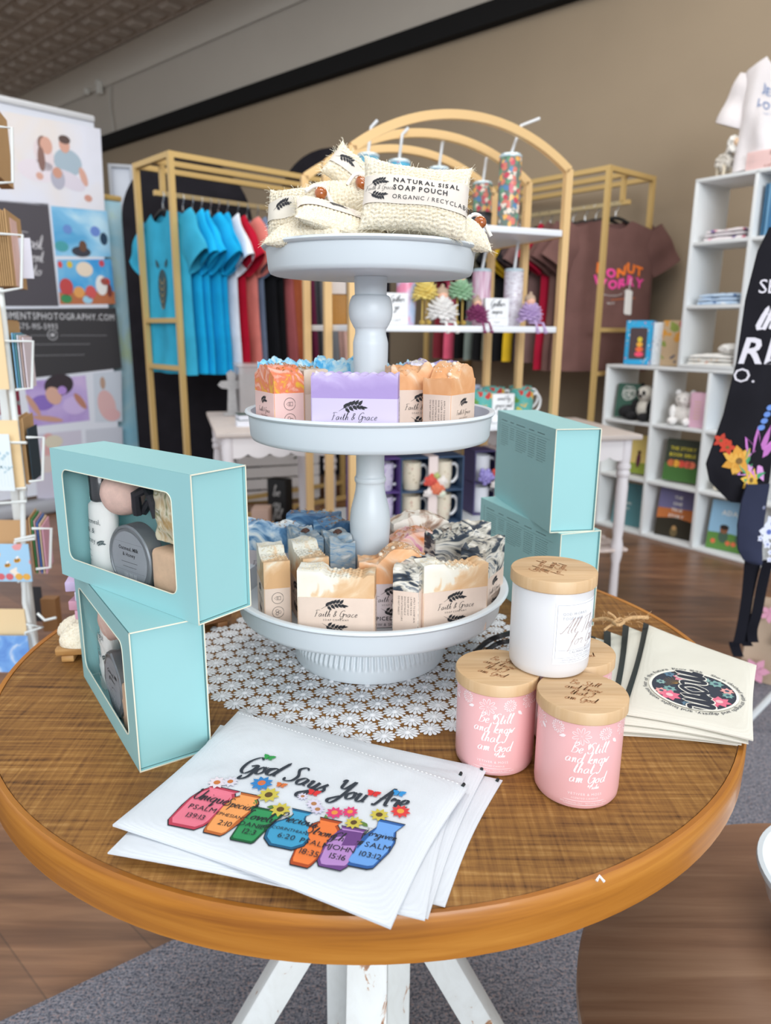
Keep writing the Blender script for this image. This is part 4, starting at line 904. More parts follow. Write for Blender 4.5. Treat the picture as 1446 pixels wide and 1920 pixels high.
# ================================================================== SISAL POUCHES ON THE TOP TRAY
def sisal(loc, rot, w_, h, th, label, text=None, band=True, seed=1, bead=None, bandc='#ddd3c8', sag=.1, knit=1):
    g = thing('sisal_pouch', loc, 0, label, 'pouch', 'natural sisal soap pouches', rot=rot)
    nx = int(w_/.0042); nz = int(h/.0042)
    def S(u, v, s, h_=0, k=1):
        x = (u-.5)*w_; z = (v-.5)*h; cu, cv = abs(2*u-1), abs(2*v-1)
        x *= 1+.05*(cv**2-.4); z *= 1-.20*(1-cu**2)*cv*(1 if v > .5 else .4)+.04*cu**4
        t_ = th*(max(0, 1-cu**3.2)*max(0, 1-cv**3.2))**.55*(1+.15*mn.noise(Vector((u*3, v*3, seed+s))))
        kn = (max(0, 1-cu**10)*max(0, 1-cv**10))*knit*k*.0019*(abs(sin(pi*u*nx))*.6+abs(sin(pi*v*nz+.8*(int(u*nx) % 2)))*.9)
        ed = .0012*k*mn.noise(Vector((u*60, v*60, seed)))
        return Vector((x+ed, s*(t_+kn+h_), z+ed+.003*mn.noise(Vector((u*3, seed, v*2)))))
    mb = MB(); NU, NV = nx*4, nz*4
    mb.grid(lambda u, v: S(u, v, -1), NU, NV); mb.grid(lambda u, v: S(u, v, 1), NU, NV, flip=True); kb = mb.build('knitted_bag', KN, g, ang=80)
    # fuzzy fibres along the outline
    mb = MB(); random.seed(seed)
    for k in range(150):
        s_ = random.random()*4; u, v = ((s_ % 1, 0), (1, s_ % 1), (s_ % 1, 1), (0, s_ % 1))[int(s_)]; p = S(u, v, random.choice((-1, 1))); d = (p.normalized()+Vector((random.uniform(-1, 1), random.uniform(-1, 1), random.uniform(-1, 1)))*.9)*.0040
        mb.tube([p, p+d*.6+Vector((0, 0, .0005)), p+d], .00016, 3)
    mb.build('loose_fibres', M('#efe6cf', .9), kb)
    if band:
        v0, v1 = (.30, .68); mb = MB()
        f = lambda u, v: S(u, v0+(v1-v0)*v, -1, .0034, 0)
        mb.grid(f, 40, 8); mb.grid(lambda u, v: S(u, v0+(v1-v0)*v, 1, .0034, 0), 40, 8, flip=True); pb = mb.build('paper_band', M(bandc, .75, var=.04, vs=70), g)
        if text:
            D_ = Decal(lambda a, b, h_: S(.5+a/w_, v0+(v1-v0)*(.5+b/((v1-v0)*h)), -1, .0040+h_, 0))
            D_.put(sprig(-.040, .0058, .018), INK); D_.put(sprig(-.040, -.0058, .018, -1), INK); D_.put(place(script('Faith & Grace', .0050, .05, .3, .6, .6), -.040, -.0016), INK)
            for k, (s2, z_, hh_, bb) in enumerate(text): D_.put(place(block(s2, hh_, bb, .20, 1.12), -.026, z_, 'l'), INK)
            D_.build('band_print', pb)
        elif knit: 
            D_ = Decal(lambda a, b, h_: S(.5+a/w_, v0+(v1-v0)*(.5+b/((v1-v0)*h)), -1, .0040+h_, 0)); D_.put(sprig(-.01, .002, .022), INK); D_.build('band_print', pb)
    if bead:
        bx, by, bz = bead; mb = MB(); mb.ell(bead, (.0070, .0070, .0088), 24, 16); mb.build('wooden_bead', M('#a4541a', .12, coat=.9, var=.2, vs=160), g, label='glossy amber wooden bead')
        mb = MB(); mb.tube(smooth_path([(bx-.016, by+.004, bz+.002), (bx-.008, by-.002, bz+.009), (bx, by-.0035, bz+.0098), (bx+.006, by-.001, bz+.0085), (bx+.012, by+.004, bz-.001), (bx+.018, by+.008, bz-.006)], 4), .0022, 8); mb.build('drawstring', M('#f1efe9', .9, bump=.4, bs=900), g)
    return g
ZT = 1.2436
TXTN = [('NATURAL SISAL', .0063, .0068, 1), ('SOAP POUCH', -.0015, .0068, 1), ('ORGANIC / RECYCLABLE', -.0098, .0058, 0)]
def px3(x, y, Y): return at_y(x, y, Y)
sisal(px3(780, 372, .82), (R(-16), R(5), R(3)), .111, .076, .015, 'sisal pouch with printed band propped upright at the front of the top tray', TXTN, seed=2)
sisal(px3(560, 398, .875), (R(-14), R(-4), R(-22)), .074, .060, .014, 'sisal pouch with plain paper band leaning at the left rim of the top tray', seed=5, bandc='#ded6c8', knit=1)
sisal(px3(655, 322, .935), (R(-10), R(38), R(12)), .052, .044, .012, 'small sisal pouch corner sticking up behind the front pouch', seed=8)
sisal(px3(662, 372, .91), (R(-38), R(-4), R(5)), .092, .050, .014, 'sisal pouch lying behind the front one with a bead at its right', seed=11, bead=(.010, -.020, .002), band=False)
sisal(px3(643, 416, .835), (R(-62), R(14), R(16)), .105, .062, .010, 'sisal pouch lying flat at the front left of the top tray with a leaf print', seed=14, bead=(-.026, -.012, .032))
sisal(px3(575, 436, .835), (R(-70), R(-6), R(-12)), .082, .048, .009, 'crumpled sisal pouch lying low at the left front of the top tray', seed=17, band=False)
sisal(px3(858, 430, .868), (R(-58), R(16), R(24)), .072, .054, .012, 'sisal pouch hanging over the right rim of the top tray with a bead', seed=20, band=False, bead=(.030, -.012, .018))
sisal(px3(745, 425, .905), (R(-84), R(0), R(0)), .11, .09, .009, 'sisal pouch lying flat in the middle of the top tray under the others', seed=23, band=False)
# ================================================================== BACKGROUND FURNITURE
def onplane(px, py, p0, n):
    d = ray(px, py); o = Vector((0, 0, HC)); return o+d*((Vector(p0)-o).dot(n)/d.dot(n))
def wpt(x0, y0, rz, x, y, z=0): return Vector((x0+x*cos(rz)-y*sin(rz), y0+x*sin(rz)+y*cos(rz), z))
# ------------------------------------------------------------------ white cube shelves
SX, SY, SRZ = 1.323, 4.466, atan2(-.812, .583); SHW = M('#dfe2e3', .5)
def cubes(x0, z0, nc, nr, p, label, leftfull=True, D=.30):
    g = thing('cube_shelf', wpt(SX, SY, SRZ, x0, 0, z0), SRZ, label, 'shelf'); T = .018
    for i in range(nc+1): mb = MB(); mb.box((i*p, D/2, nr*p/2), (T, D, nr*p-T-.001), r=.001); mb.build('upright', SHW, g)
    for j in range(nr+1): mb = MB(); mb.box((nc*p/2, D/2, j*p+(T/2 if j == 0 else -T/2 if j == nr else 0)), (nc*p+T, D, T) if j in (0, nr) else (nc*p-.001, D-.002, T), r=.001); mb.build('board', SHW, g)
    return g
cubes(0, .001, 4, 3, .33, 'low white cube shelf against the tan wall holding books and plush toys')
cubes(.47, .993, 2, 3, .318, 'tall white cube shelf standing on the lower one, folded clothes inside')
def sh(x, y, z): return wpt(SX, SY, SRZ, x, y, z)
def book(loc, rz, w_, h, t_, cover, label, deco=None, cat='book', tilt=8, group=None):
    g = thing('picture_book', loc, rz, label, cat, group, rot=(R(-tilt), 0, rz))
    mb = MB(); mb.box((0, 0, h/2), (w_, .004, h)); mb.box((0, t_, h/2), (w_, .004, h)); mb.box((-w_/2+.002, t_/2, h/2), (.004, t_-.004, h)); mb.build('cover', cover, g, smooth=False)
    mb = MB(); mb.box((.002, t_/2, h/2), (w_-.010, t_-.0045, h-.008)); mb.build('pages', M('#e9e3d2', .9), g, smooth=False)
    if deco: D_ = Decal(lambda a, b, k: Vector((a, -.0026-k, b))); deco(D_, w_, h); D_.build('cover_print', g)
    return g
def lines_(D_, xs, m, size=.02, al='c', scr=False):
    for s_, x, z_ in xs: D_.put(place(script(s_, size, .12) if scr else block(s_, size, 1), x, z_, al), m, .0005)
LT = M('#e8e6e0', .7)
def d_green(D_, w_, h):
    D_.put([circ(-.0+.02*cos(k), h*.72+.015*sin(k*2), .022+.004*(k % 3), .003, 14) for k in range(7)], LT)
def d_teal(D_, w_, h):
    for k, s_ in enumerate(('THE', 'PROMISES', 'OF GOD')): D_.put(place(block(s_, .020, 0), -.07, h*.62-.032*k, 'l'), LT)
def d_sun(D_, w_, h):
    D_.put(poly([(-w_/2, 0), (w_/2, 0), (w_/2, h*.36), (0, h*.42), (-w_/2, h*.36)]), M('#2a2416', .8), .0002); D_.put(poly([(-w_/2, h*.36), (0, h*.42), (w_/2, h*.36), (w_/2, h*.62), (-w_/2, h*.58)]), M('#c0703a', .8), .0001)
    for k, s_ in enumerate(('THE', 'ONE', 'TRUE', 'STORY')): D_.put(place(block(s_, .026, 1), 0, h*.80-.036*k), LT, .0005)
    D_.put(disc(0, h*.2, .014), M('#b08a5a', .8), .0005); D_.put(disc(0, h*.12, .022, .03), M('#6a5a3a', .8), .0004)
def d_fruit(D_, w_, h):
    for k, s_ in enumerate(('THE STORY', 'BOOK BIBLE')): D_.put(place(block(s_, .026, 1), 0, h*.74-.036*k), M('#d8c83a', .7), .0005)
    D_.put(poly([(-w_/2, 0), (w_/2, 0), (w_/2, h*.35), (-w_/2, h*.42)]), M('#3f6a2f', .8), .0001)
    for x, c_ in ((-.03, '#e8a83a'), (.0, '#d84a3a'), (.035, '#d85a4a'), (.06, '#e87a5a'), (-.06, '#c86a3a')): D_.put(disc(x, h*.42, .022, .020), M(c_, .7), .0006)
def d_kids(D_, w_, h):
    D_.put(poly([(-w_/2, 0), (w_/2, 0), (w_/2, h*.3), (0, h*.36), (-w_/2, h*.34)]), M('#5c8a3f', .8), .0001); D_.put(place(block('ADAM', .036, 1), -.01, h*.72), LT, .0005)
    for x in (-.04, .05): D_.put(disc(x, h*.42, .022), M('#8a5a40', .8), .0006); D_.put(disc(x, h*.47, .024, .014), M('#2a1c16', .8), .0007); D_.put(disc(x, h*.28, .026, .035), M('#46604f', .8), .0005)
    for x in (-.09, -.01, .02, .09): D_.put(disc(x, h*.16, .013), M('#e0704a', .8), .0006)
def d_yel(D_, w_, h): D_.put(poly([(-w_/2, 0), (w_/2, 0), (w_/2, h*.3), (-w_/2, h*.25)]), M('#8a9a3a', .8), .0001); D_.put(disc(.0, h*.35, .014, .045), M('#5a2a3a', .8), .0004); D_.put(disc(.0, h*.55, .012), M('#5a3a2a', .8), .0005)
book(sh(.115, .06, .682), SRZ+R(10), .15, .20, .012, M('#2f5546', .6), 'dark green book behind the panda in the top left cube', d_green)
book(sh(.17, .08, .021), SRZ+R(6), .21, .26, .015, M('#4d7f86', .6), 'teal book in the bottom left cube of the low white shelf', d_teal)
book(sh(.21, .08, .352), SRZ+R(6), .20, .23, .02, M('#d8c070', .7), 'yellow and green picture book behind the turned table leg', d_yel)
book(sh(.50, .07, .352), SRZ+R(8), .20, .24, .03, M('#33392a', .6), 'dark picture book with yellow title over fruit, middle row of the low shelf', d_fruit)
book(sh(.50, .07, .021), SRZ+R(8), .23, .28, .02, M('#6e6a92', .6), 'sunset picture book with white title in the bottom middle cube', d_sun)
book(sh(.84, .07, .021), SRZ+R(8), .25, .27, .02, M('#8fb9d6', .6), 'sky blue picture book with two children in the bottom right cube', d_kids)
book(sh(.80, .07, .682), SRZ+R(-30), .20, .27, .02, flowers('#3f86b8', ['#e8c04a', '#4aa0a8', '#2f6a9c', '#e09a3a'], 22, name='blue_yellow_cover'), 'blue and yellow book leaning in the top right cube of the low shelf')
book(sh(.85, .05, .352), SRZ+R(4), .24, .05, .15, M('#d8cfb8', .8), 'pale thick book lying in the middle row behind the hanging apron', tilt=0)
# panda, bear, pink box
def plush(loc, rz, c1, c2, label, s=1., panda=True):
    g = thing('plush_toy', loc, rz, label, 'plush toy'); w1 = M(c1, 1, var=.06, vs=60, bump=.8, bs=260, bd=.004); w2 = M(c2, 1, var=.1, vs=60, bump=.8, bs=260, bd=.004)
    mb = MB(); mb.ell((0, 0, .062*s), (.060*s, .052*s, .062*s), bump=.08); mb.build('body', w1 if not panda else w1, g)
    mb = MB(); mb.ell((0, -.012*s, .148*s), (.052*s, .046*s, .046*s), bump=.05); mb.build('head', w1, g)
    for sx in (-1, 1):
        mb = MB(); mb.ell((sx*.043*s, 0, .188*s), (.017*s, .012*s, .018*s), 14, 10); mb.build('ear', w2, g)
        mb = MB(); mb.ell((sx*.055*s, -.03*s, .075*s), (.020*s, .026*s, .042*s), 14, 10, bump=.08); mb.build('arm', w2, g)
        mb = MB(); mb.ell((sx*.042*s, -.062*s, .025*s), (.026*s, .048*s, .024*s), 14, 10, bump=.08); mb.build('leg', w2, g)
        mb = MB()
        if panda: mb.ell((sx*.020*s, -.053*s, .155*s), (.012*s, .007*s, .014*s), 12, 8)
        else: mb.ell((sx*.018*s, -.056*s, .156*s), (.004*s, .004*s, .004*s), 10, 8)
        mb.build('eye', M('#1c1a1c', .5), g)
    mb = MB(); mb.ell((0, -.056*s, .138*s), (.014*s, .012*s, .010*s), 12, 8); mb.ell((0, -.068*s, .142*s), (.006*s, .004*s, .005*s), 8, 6); mb.build('muzzle', M('#2a2628', .6) if panda else w1, g); return g
plush(sh(.225, .10, .672), SRZ+R(-8), '#e6e1d6', '#1b1a1c', 'black and white plush panda sitting in the top left cube', 1.05)
mb = MB(); mb.ell((0, 0, .045), (.06, .04, .042), bump=.08); mb.ell((.02, -.02, .03), (.05, .03, .03), bump=.1); o = mb.build('plush_toy', M('#1e1d1f', 1, bump=.8, bs=260, bd=.004)); o.location = sh(.125, .07, .671); tag(o, 'second dark plush lying beside the panda in front of the green book', 'plush toy')
plush(sh(.47, .10, .672), SRZ+R(12), '#e4dfda', '#f0eeec', 'white plush lamb with grey head sitting in the top middle cube', .95, False)
mb = MB(); mb.box((0, 0, .095), (.09, .06, .19), r=.003); o = mb.build('gift_carton', M('#e3b6cb', .6)); o.location = sh(.585, .07, .671); o.rotation_euler = (0, 0, SRZ); tag(o, 'pink carton standing right of the white plush lamb', 'carton')
D_ = Decal(lambda a, b, h: Vector((a, -.0305, b)))
for k in range(6): D_.put(line2([(-.02, .14-.018*k), (.02, .14-.018*k)], .008), M('#d8b87a', .7))
D_.build('carton_print', o)
# toy boxes on the low unit
g = thing('toy_box', sh(.155, .06, .9935), SRZ+R(20), 'bright blue toy box with picture window on top of the low white shelf', 'toy box')
mb = MB(); mb.box((0, .04, .125), (.15, .08, .25), r=.002); mb.build('carton', flowers('#2f9fd0', ['#e85a5a', '#f0c040', '#f0f0f0'], 50, .2, 'toy_box_blue'), g)
D_ = Decal(lambda a, b, h: Vector((a, -.0004-h, b))); D_.put(poly(rrect(-.05, .05, .03, .21, .012)), M('#4a3a3c', .5)); 
for k, c_ in enumerate(('#e84a6a', '#e86a3a', '#e8a83a', '#d8c03a')): D_.put(disc(.01, .06+.028*k, .026-.004*k, .014), M(c_, .6), .0005)
D_.build('picture_window', g)
mb = MB(); mb.box((.118, .05, .12), (.085, .06, .24), r=.002); mb.build('white_side_carton', flowers('#eceef0', ['#9aa6b0', '#c0c8ce', '#ffffff'], 40, .22, 'toy_box_white'), g)
mb = MB(); mb.box((0, .03, .125), (.15, .05, .25), r=.002); o = mb.build('flower_carton', flowers('#c4a988', ['#b8404a', '#e0b040', '#8a9a4a', '#5a5a6a', '#d89a40'], 15, .34, 'kraft_flowers')); o.location = sh(.375, .07, .9935); o.rotation_euler = (0, 0, SRZ); tag(o, 'kraft carton printed with flowers beside the blue toy box', 'carton')
# folded clothes
def folded(loc, rz, mats, label, w_=.22, d=.2, n=3):
    g = thing('folded_clothes', loc, rz, label, 'clothes', 'folded clothes in the tall white shelf'); random.seed(int(loc[0]*999+loc[2]*77))
    for k in range(n):
        mb = MB(); z0 = k*.018
        f = lambda u, v: Vector(((u-.5)*w_*(1-.04*k), (v-.5)*d, z0+.010+.010*(max(0, 1-abs(2*u-1)**5)*max(0, 1-abs(2*v-1)**5))**.6+.008*mn.noise(Vector((u*4, v*4, k+loc[2]*9)))*(1-abs(2*u-1)**3)))
        mb.sheet(f, 26, 20, lambda u, v: Vector((0, 0, 0))); N = 27*21
        for i in range(N): x, y, zz = mb.v[N+i]; mb.v[N+i] = (x, y, z0+.0005+(.002 if k else 0))
        mb.build('folded_shirt', mats[k % len(mats)], g)
    return g
fA = flowers('#e8e0e2', ['#c86a80', '#d8a040', '#e8b0c0', '#7a6a9a'], 26, .3, 'pink_floral'); fB = flowers('#b9cfe6', ['#4a6a9a', '#e8eef4', '#8aa8cc'], 30, .3, 'blue_floral'); fC = flowers('#eceae4', ['#c87a50', '#4a5a6a', '#e8d8c8'], 30, .28, 'white_floral')
folded(sh(.64, .12, 1.6405), SRZ, [fA, M('#ddd6da', .9), fA], 'pile of pink floral folded clothes in the top cube of the tall shelf')
folded(sh(.64, .12, 1.3225), SRZ, [fB, M('#bcd2ea', .9), fB], 'pile of light blue folded clothes in the middle cube of the tall shelf')
folded(sh(.64, .12, 1.012), SRZ, [fC, fC, M('#e8e6e2', .9)], 'pile of white patterned folded clothes in the bottom cube of the tall shelf', .25, .22, 3)
mb = MB(); mb.ell((0, 0, .028), (.05, .04, .028), bump=.3); o = mb.build('sock_bundle', M('#e6e3de', .95)); o.location = sh(.715, .06, 1.068); tag(o, 'small white bundle on the white patterned clothes', 'bundle')
for k, (c_, lab) in enumerate((('#2f5f80', 'dark blue thin book, leftmost of the row in the upper right cube'), ('#6a9cc0', 'mid blue thin book, second in the row of the upper right cube'), ('#3f7aa8', 'blue thin book, third in the row of the upper right cube'), ('#8ab8d8', 'pale blue thin book, rightmost of the row in the upper right cube'))):
    mb = MB(); mb.box((0, 0, .12), (.014, .17, .24), r=.001); o = mb.build('thin_book', M(c_, .6)); o.location = sh(.825+.018*k, .12, 1.6405); o.rotation_euler = (0, 0, SRZ); tag(o, lab, 'book')
# lamb figurine
zt = 1.9475
g = thing('lamb_figurine', sh(.535, .13, zt), SRZ+R(150), 'woolly white lamb figurine on top of the tall white shelf', 'figurine'); WL = M('#dcd6cc', .95, var=.15, vs=90, bump=.9, bs=160, bd=.006)
mb = MB(); random.seed(2)
for k in range(70):
    a = random.random()*6.28; b = random.uniform(-1, 1); c_ = sqrt(1-b*b); mb.ell((.055*c_*cos(a), .036*c_*sin(a), .085+.036*b), (.012, .012, .012), 8, 6)
mb.ell((0, 0, .085), (.053, .034, .034)); mb.build('fleece', WL, g)
mb = MB()
for k in range(26): a = random.random()*6.28; b = random.uniform(-.6, 1); c_ = sqrt(1-min(1, b*b)); mb.ell((-.058+.022*c_*cos(a), .02*c_*sin(a), .165+.026*b), (.011, .011, .011), 8, 6)
for k in range(20): a = random.random()*6.28; mb.ell((-.058+.022*cos(a), .02*sin(a), .125+.001*k), (.011, .011, .011), 8, 6)
mb.build('head_wool', M('#efece6', .95, bump=.9, bs=160, bd=.006), g)
mb = MB(); mb.ell((-.086, 0, .162), (.018, .014, .02)); mb.build('face', M('#d8b898', .7), g)
for sx in (-.032, .032):
    for sy in (-.02, .02): mb = MB(); mb.lathe([(.008, 0), (.0075, .03), (.010, .065), (0, .066)], 12, (sx, sy, 0)); mb.build('leg', M('#d9cdb8', .8), g)
# pink sign box and the child's shirt on a bust form
o = None; mb = MB(); mb.box((0, 0, .045), (.26, .04, .09), r=.002); o = mb.build('block_sign', M('#e6c3c0', .7)); o.location = sh(.83, .06, zt); o.rotation_euler = (0, 0, SRZ); tag(o, 'pale pink wooden sign block below the white shirt on the tall shelf', 'sign')
D_ = Decal(lambda a, b, h: Vector((a, -.0204, b)))
for k, s_ in enumerate(('the best', 'and', 'is yet to come')): D_.put(place(script(s_, .02, .1), .01, .064-.026*k), M('#b08078', .8))
D_.put([line2([(-.11, .02), (-.11, .075)], .002), line2([(-.095, .02), (-.095, .075)], .002), line2([(-.125, .045), (-.075, .045)], .002)], M('#8a8a90', .8)); D_.build('sign_lettering', o)
g = thing('bust_form', sh(.785, .15, zt), SRZ+R(10), 'cream tabletop bust form with wooden neck cap at the top right edge', 'bust form')
mb = MB(); mb.lathe([(.0, .0), (.07, .0), (.07, .012), (.015, .02), (.012, .12), (.06, .13), (.065, .16), (.065, .30), (.070, .42), (.060, .47), (.036, .50), (.036, .545), (.04, .55), (0, .55)], 36); mb.build('torso', M('#d9ccb9', .8), g)
mb = MB(); mb.lathe([(.041, .5505), (.043, .556), (.030, .567), (.010, .572), (.012, .585), (0, .592)], 28); mb.build('neck_cap', M('#a8784a', .5), g)
def tee(mb, w_=.50, L=.74, th=.035, seed=0., fold=.012, nk=.085, sl=1., slw=1.):
    def S(u, v, s):
        x = (u-.5)*w_*(1-.05*sin(pi*min(1, v*1.2))+.04*v); ax = abs(2*u-1); top = -.30*max(0, abs(x)-nk)-(.055 if s < 0 else .02)*max(0, 1-(abs(x)/nk)**2)**.5
        z = top*(1-v)-v*L+.012*v*mn.noise(Vector((u*3, seed, 1)))
        t_ = th*max(0, 1-ax**4)**.5*(.75+.25*v); f_ = fold*(sin(u*17+seed*3+2*v)*v*.7+mn.noise(Vector((u*4, v*3, seed)))*1.2)
        return Vector((x, s*t_+f_*(1-ax**6), z))
    nu, nv = 30, 22
    mb.grid(lambda u, v: S(u, 1-v, -1), nu, nv); mb.grid(lambda u, v: S(u, 1-v, 1), nu, nv, flip=True)
    for sg in (-1, 1):
        def sv(u, v):
            a = 2*pi*u; c0 = Vector((sg*(w_/2-.05), 0, -.055)); c1 = Vector((sg*(w_/2+.085*slw), 0, -.055-.215*sl)); p = c0.lerp(c1, v)
            ax = (c1-c0).normalized(); nx = Vector((-ax.z, 0, ax.x)); r1 = (.085+.02*v)*(1+.08*sin(a*3+seed+3*v)); r2 = min(th, .05)*(.75+.35*v)
            return p+nx*(r1*cos(a))+Vector((0, r2*sin(a)+.006*sin(v*9+seed), 0))
        mb.grid(sv, 22, 10, flip=sg > 0)
    return S
o_ = thing('childs_tshirt', sh(.785, .15, zt+.09), SRZ+R(4), "white child's t-shirt with blue lettering on the bust form", 'shirt')
mb = MB(); S_ = tee(mb, .38, .50, .10, 3., .014, .055, 1.0, .45); mb.v = [(x, y, z+.425) for x, y, z in mb.v]; mb.build('shirt_cloth', fabric('#e9e4e6', .03), o_)
D_ = Decal(lambda a, b, h: S_(.5+a/.38, max(.02, min(.98, (.0-b)/.50)), -1)+Vector((0, -.002, .425)))
DB = M('#7f93bb', .8); D_.put(place(block('JESUS', .052, 1, .10), 0, -.150), DB); D_.put(place(block('LOVES', .052, 1, .10), 0, -.215), DB); D_.put(place(block('THIS I KNOW', .012, 0, .2), 0, -.240), DB); D_.build('chest_print', o_)

# ------------------------------------------------------------------ gold clothes racks and garments
def rack(x0, y0, rz, L, D, H, label, bars=(1.22, .97)):
    g = thing('clothes_rack', (x0, y0, 0), rz, label, 'clothes rack'); s_ = .028
    for x in (0, L):
        for y in (0, D): mb = MB(); mb.bar((x, y, .001), (x, y, H), s_); mb.build('post', GOLD, g)
        mb = MB(); mb.bar((x, s_/2, H-s_/2), (x, D-s_/2, H-s_/2), s_*.98); mb.build('end_rail', GOLD, g)
        for z in bars: mb = MB(); mb.bar((x, s_/2, z), (x, D-s_/2, z), s_*.9); mb.build('end_bar', GOLD, g)
        mb = MB(); mb.bar((x+(.05 if x == 0 else -.05), D/2, H-s_), (x+(.05 if x == 0 else -.05), D/2, H-.17), s_*.9); mb.bar((x, D/2, H-.17), (x+(.05 if x == 0 else -.05), D/2, H-.17), s_*.9); mb.build('rail_bracket', GOLD, g)
    for y in (0, D/2, D): mb = MB(); mb.bar((s_/2, y, H-s_/2-(.0 if y != D/2 else .001)), (L-s_/2, y, H-s_/2), s_*.97); mb.build('top_rail', GOLD, g)
    mb = MB(); mb.bar((s_/2, D/2, H-.17), (L-s_/2, D/2, H-.17), .024); mb.build('hanging_rail', M('#c9b48a', .3, metal=.8), g)
    for y in (0, D): mb = MB(); mb.bar((s_/2, y, .10), (L-s_/2, y, .10), s_*.9); mb.build('bottom_rail', GOLD, g)
    return g
def garment(kind, loc, rz, c_, label, grp, seed, w_=.50, L=.78, deco=None):
    g = thing('hanging_tshirt' if kind == 'tee' else 'hanging_dress' if kind == 'dress' else 'hanging_trousers', loc, rz, label, 'shirt' if kind == 'tee' else 'dress' if kind == 'dress' else 'trousers', grp)
    m = fabric(c_, .10, 700) ; mb = MB()
    if kind == 'tee': S = tee(mb, w_, L, .030, seed, .010)
    else:
        def S(u, v, s):
            k = .32+.25*min(1, v*4) if kind == 'dress' else .75; x = (u-.5)*w_*(k+(.3*v if kind == 'dress' else 0)); ax = abs(2*u-1)
            return Vector((x, s*.028*max(0, 1-ax**4)**.5+.014*sin(u*26+seed+v)*v**.3*(1-ax**6), -.03-v*L-.05*ax**2*(1-v)))
        mb.grid(lambda u, v: S(u, 1-v, -1), 40, 24); mb.grid(lambda u, v: S(u, 1-v, 1), 40, 24, flip=True)
    cl = mb.build('cloth', m, g)
    mb = MB(); mb.tube(smooth_path([(-w_*.36, 0, -.075), (-w_*.18, 0, -.022), (0, 0, .012), (w_*.18, 0, -.022), (w_*.36, 0, -.075)], 4), .010, 8); hg = mb.build('hanger', M('#141416', .5), g, label='black hanger')
    mb = MB(); mb.tube([(0, 0, .012), (0, 0, .045), (.012, 0, .060), (.020, 0, .078), (.012, 0, .098), (-.004, 0, .104), (-.018, 0, .094)], .0035, 6); mb.build('hook', M('#c4c6c8', .25, metal=.9), hg, label='chrome hanger hook')
    if deco: D_ = Decal(lambda a, b, h: S(max(.02, min(.98, .5+a/w_)), min(.98, max(.02, -b/L)), -1)+Vector((0, -.004-h, 0))); deco(D_); D_.build('chest_print', cl)
    return g
LRX, LRY, LRZ_, LH = -1.095, 3.988, R(42.3), 2.04
rack(LRX, LRY, LRZ_, 1.42, .40, LH, 'gold clothes rack at the left, bright blue t-shirts hanging at its near end')
hz = LH-.17-.092
def d_owl(D_):
    mk = M('#2f4a52', .9); D_.put(disc(0, -.36, .055, .11), mk); D_.put([leaf(-.04, -.25, .05, .03, 2), leaf(.04, -.25, .05, .03, 1.1)], mk, .001)
    for k in range(5): D_.put(circ(0, -.30-.035*k, .030, .006, 14, pi, 2*pi), M('#a08a5a', .9), .002)
lst = [(.045, '#37a6c8', 'teal blue t-shirt with an owl print, first on the left rack', 'tee', d_owl), (.105, '#1cb0e4', 'bright blue t-shirt second from the near end of the left rack', 'tee', None), (.16, '#1aaee2', 'bright blue t-shirt third from the near end of the left rack', 'tee', None), (.215, '#18aade', 'bright blue t-shirt fourth from the near end of the left rack', 'tee', None), (.27, '#18a6da', 'bright blue t-shirt fifth and last of the blue ones on the left rack', 'tee', None),
       (.325, '#e6e8f0', 'white t-shirt right after the blue ones on the left rack', 'tee', None), (.375, '#b0122e', 'crimson t-shirt between the white and salmon ones on the left rack', 'tee', None), (.43, '#d98076', 'salmon t-shirt on the left rack', 'tee', None), (.50, '#6f7f98', 'slate blue t-shirt after the salmon one on the left rack', 'tee', None), (.56, '#18181c', 'black t-shirt after the slate blue one on the left rack', 'tee', None), (.63, '#151518', 'black t-shirt just before the mauve dress on the left rack', 'tee', None),
       (.74, '#a85a5c', 'mauve pink long dress on the left rack', 'dress', None), (.82, '#b0603e', 'rust long dress on the left rack', 'dress', None), (.90, '#5a1e38', 'dark maroon dress on the left rack', 'dress', None), (.98, '#5f6064', 'charcoal grey dress on the left rack', 'dress', None), (1.06, '#77787c', 'mid grey dress on the left rack', 'dress', None), (1.14, '#d0a79c', 'blush pink dress on the left rack', 'dress', None), (1.22, '#2a2a30', 'black dress near the far end of the left rack', 'dress', None), (1.31, '#b8977a', 'tan dress at the far end of the left rack', 'dress', None)]
for k, (x, c_, lab, kd_, dc) in enumerate(lst):
    p = wpt(LRX, LRY, LRZ_, x, .20, hz); garment(kd_, p, LRZ_-pi/2+R(random.uniform(-4, 4)), c_, lab, None, k*1.7, .56, .84 if kd_ == 'tee' else .95, dc)
RL, RRZ, RH, RDp = 1.5, R(-50), 2.10, .46
RX0, RY0 = 1.262-RL*cos(RRZ), 4.525-RL*sin(RRZ)
rack(RX0, RY0, RRZ, RL, RDp, RH, 'gold clothes rack at the right with brown t-shirts, standing beside the cube shelves', (1.19, .93))
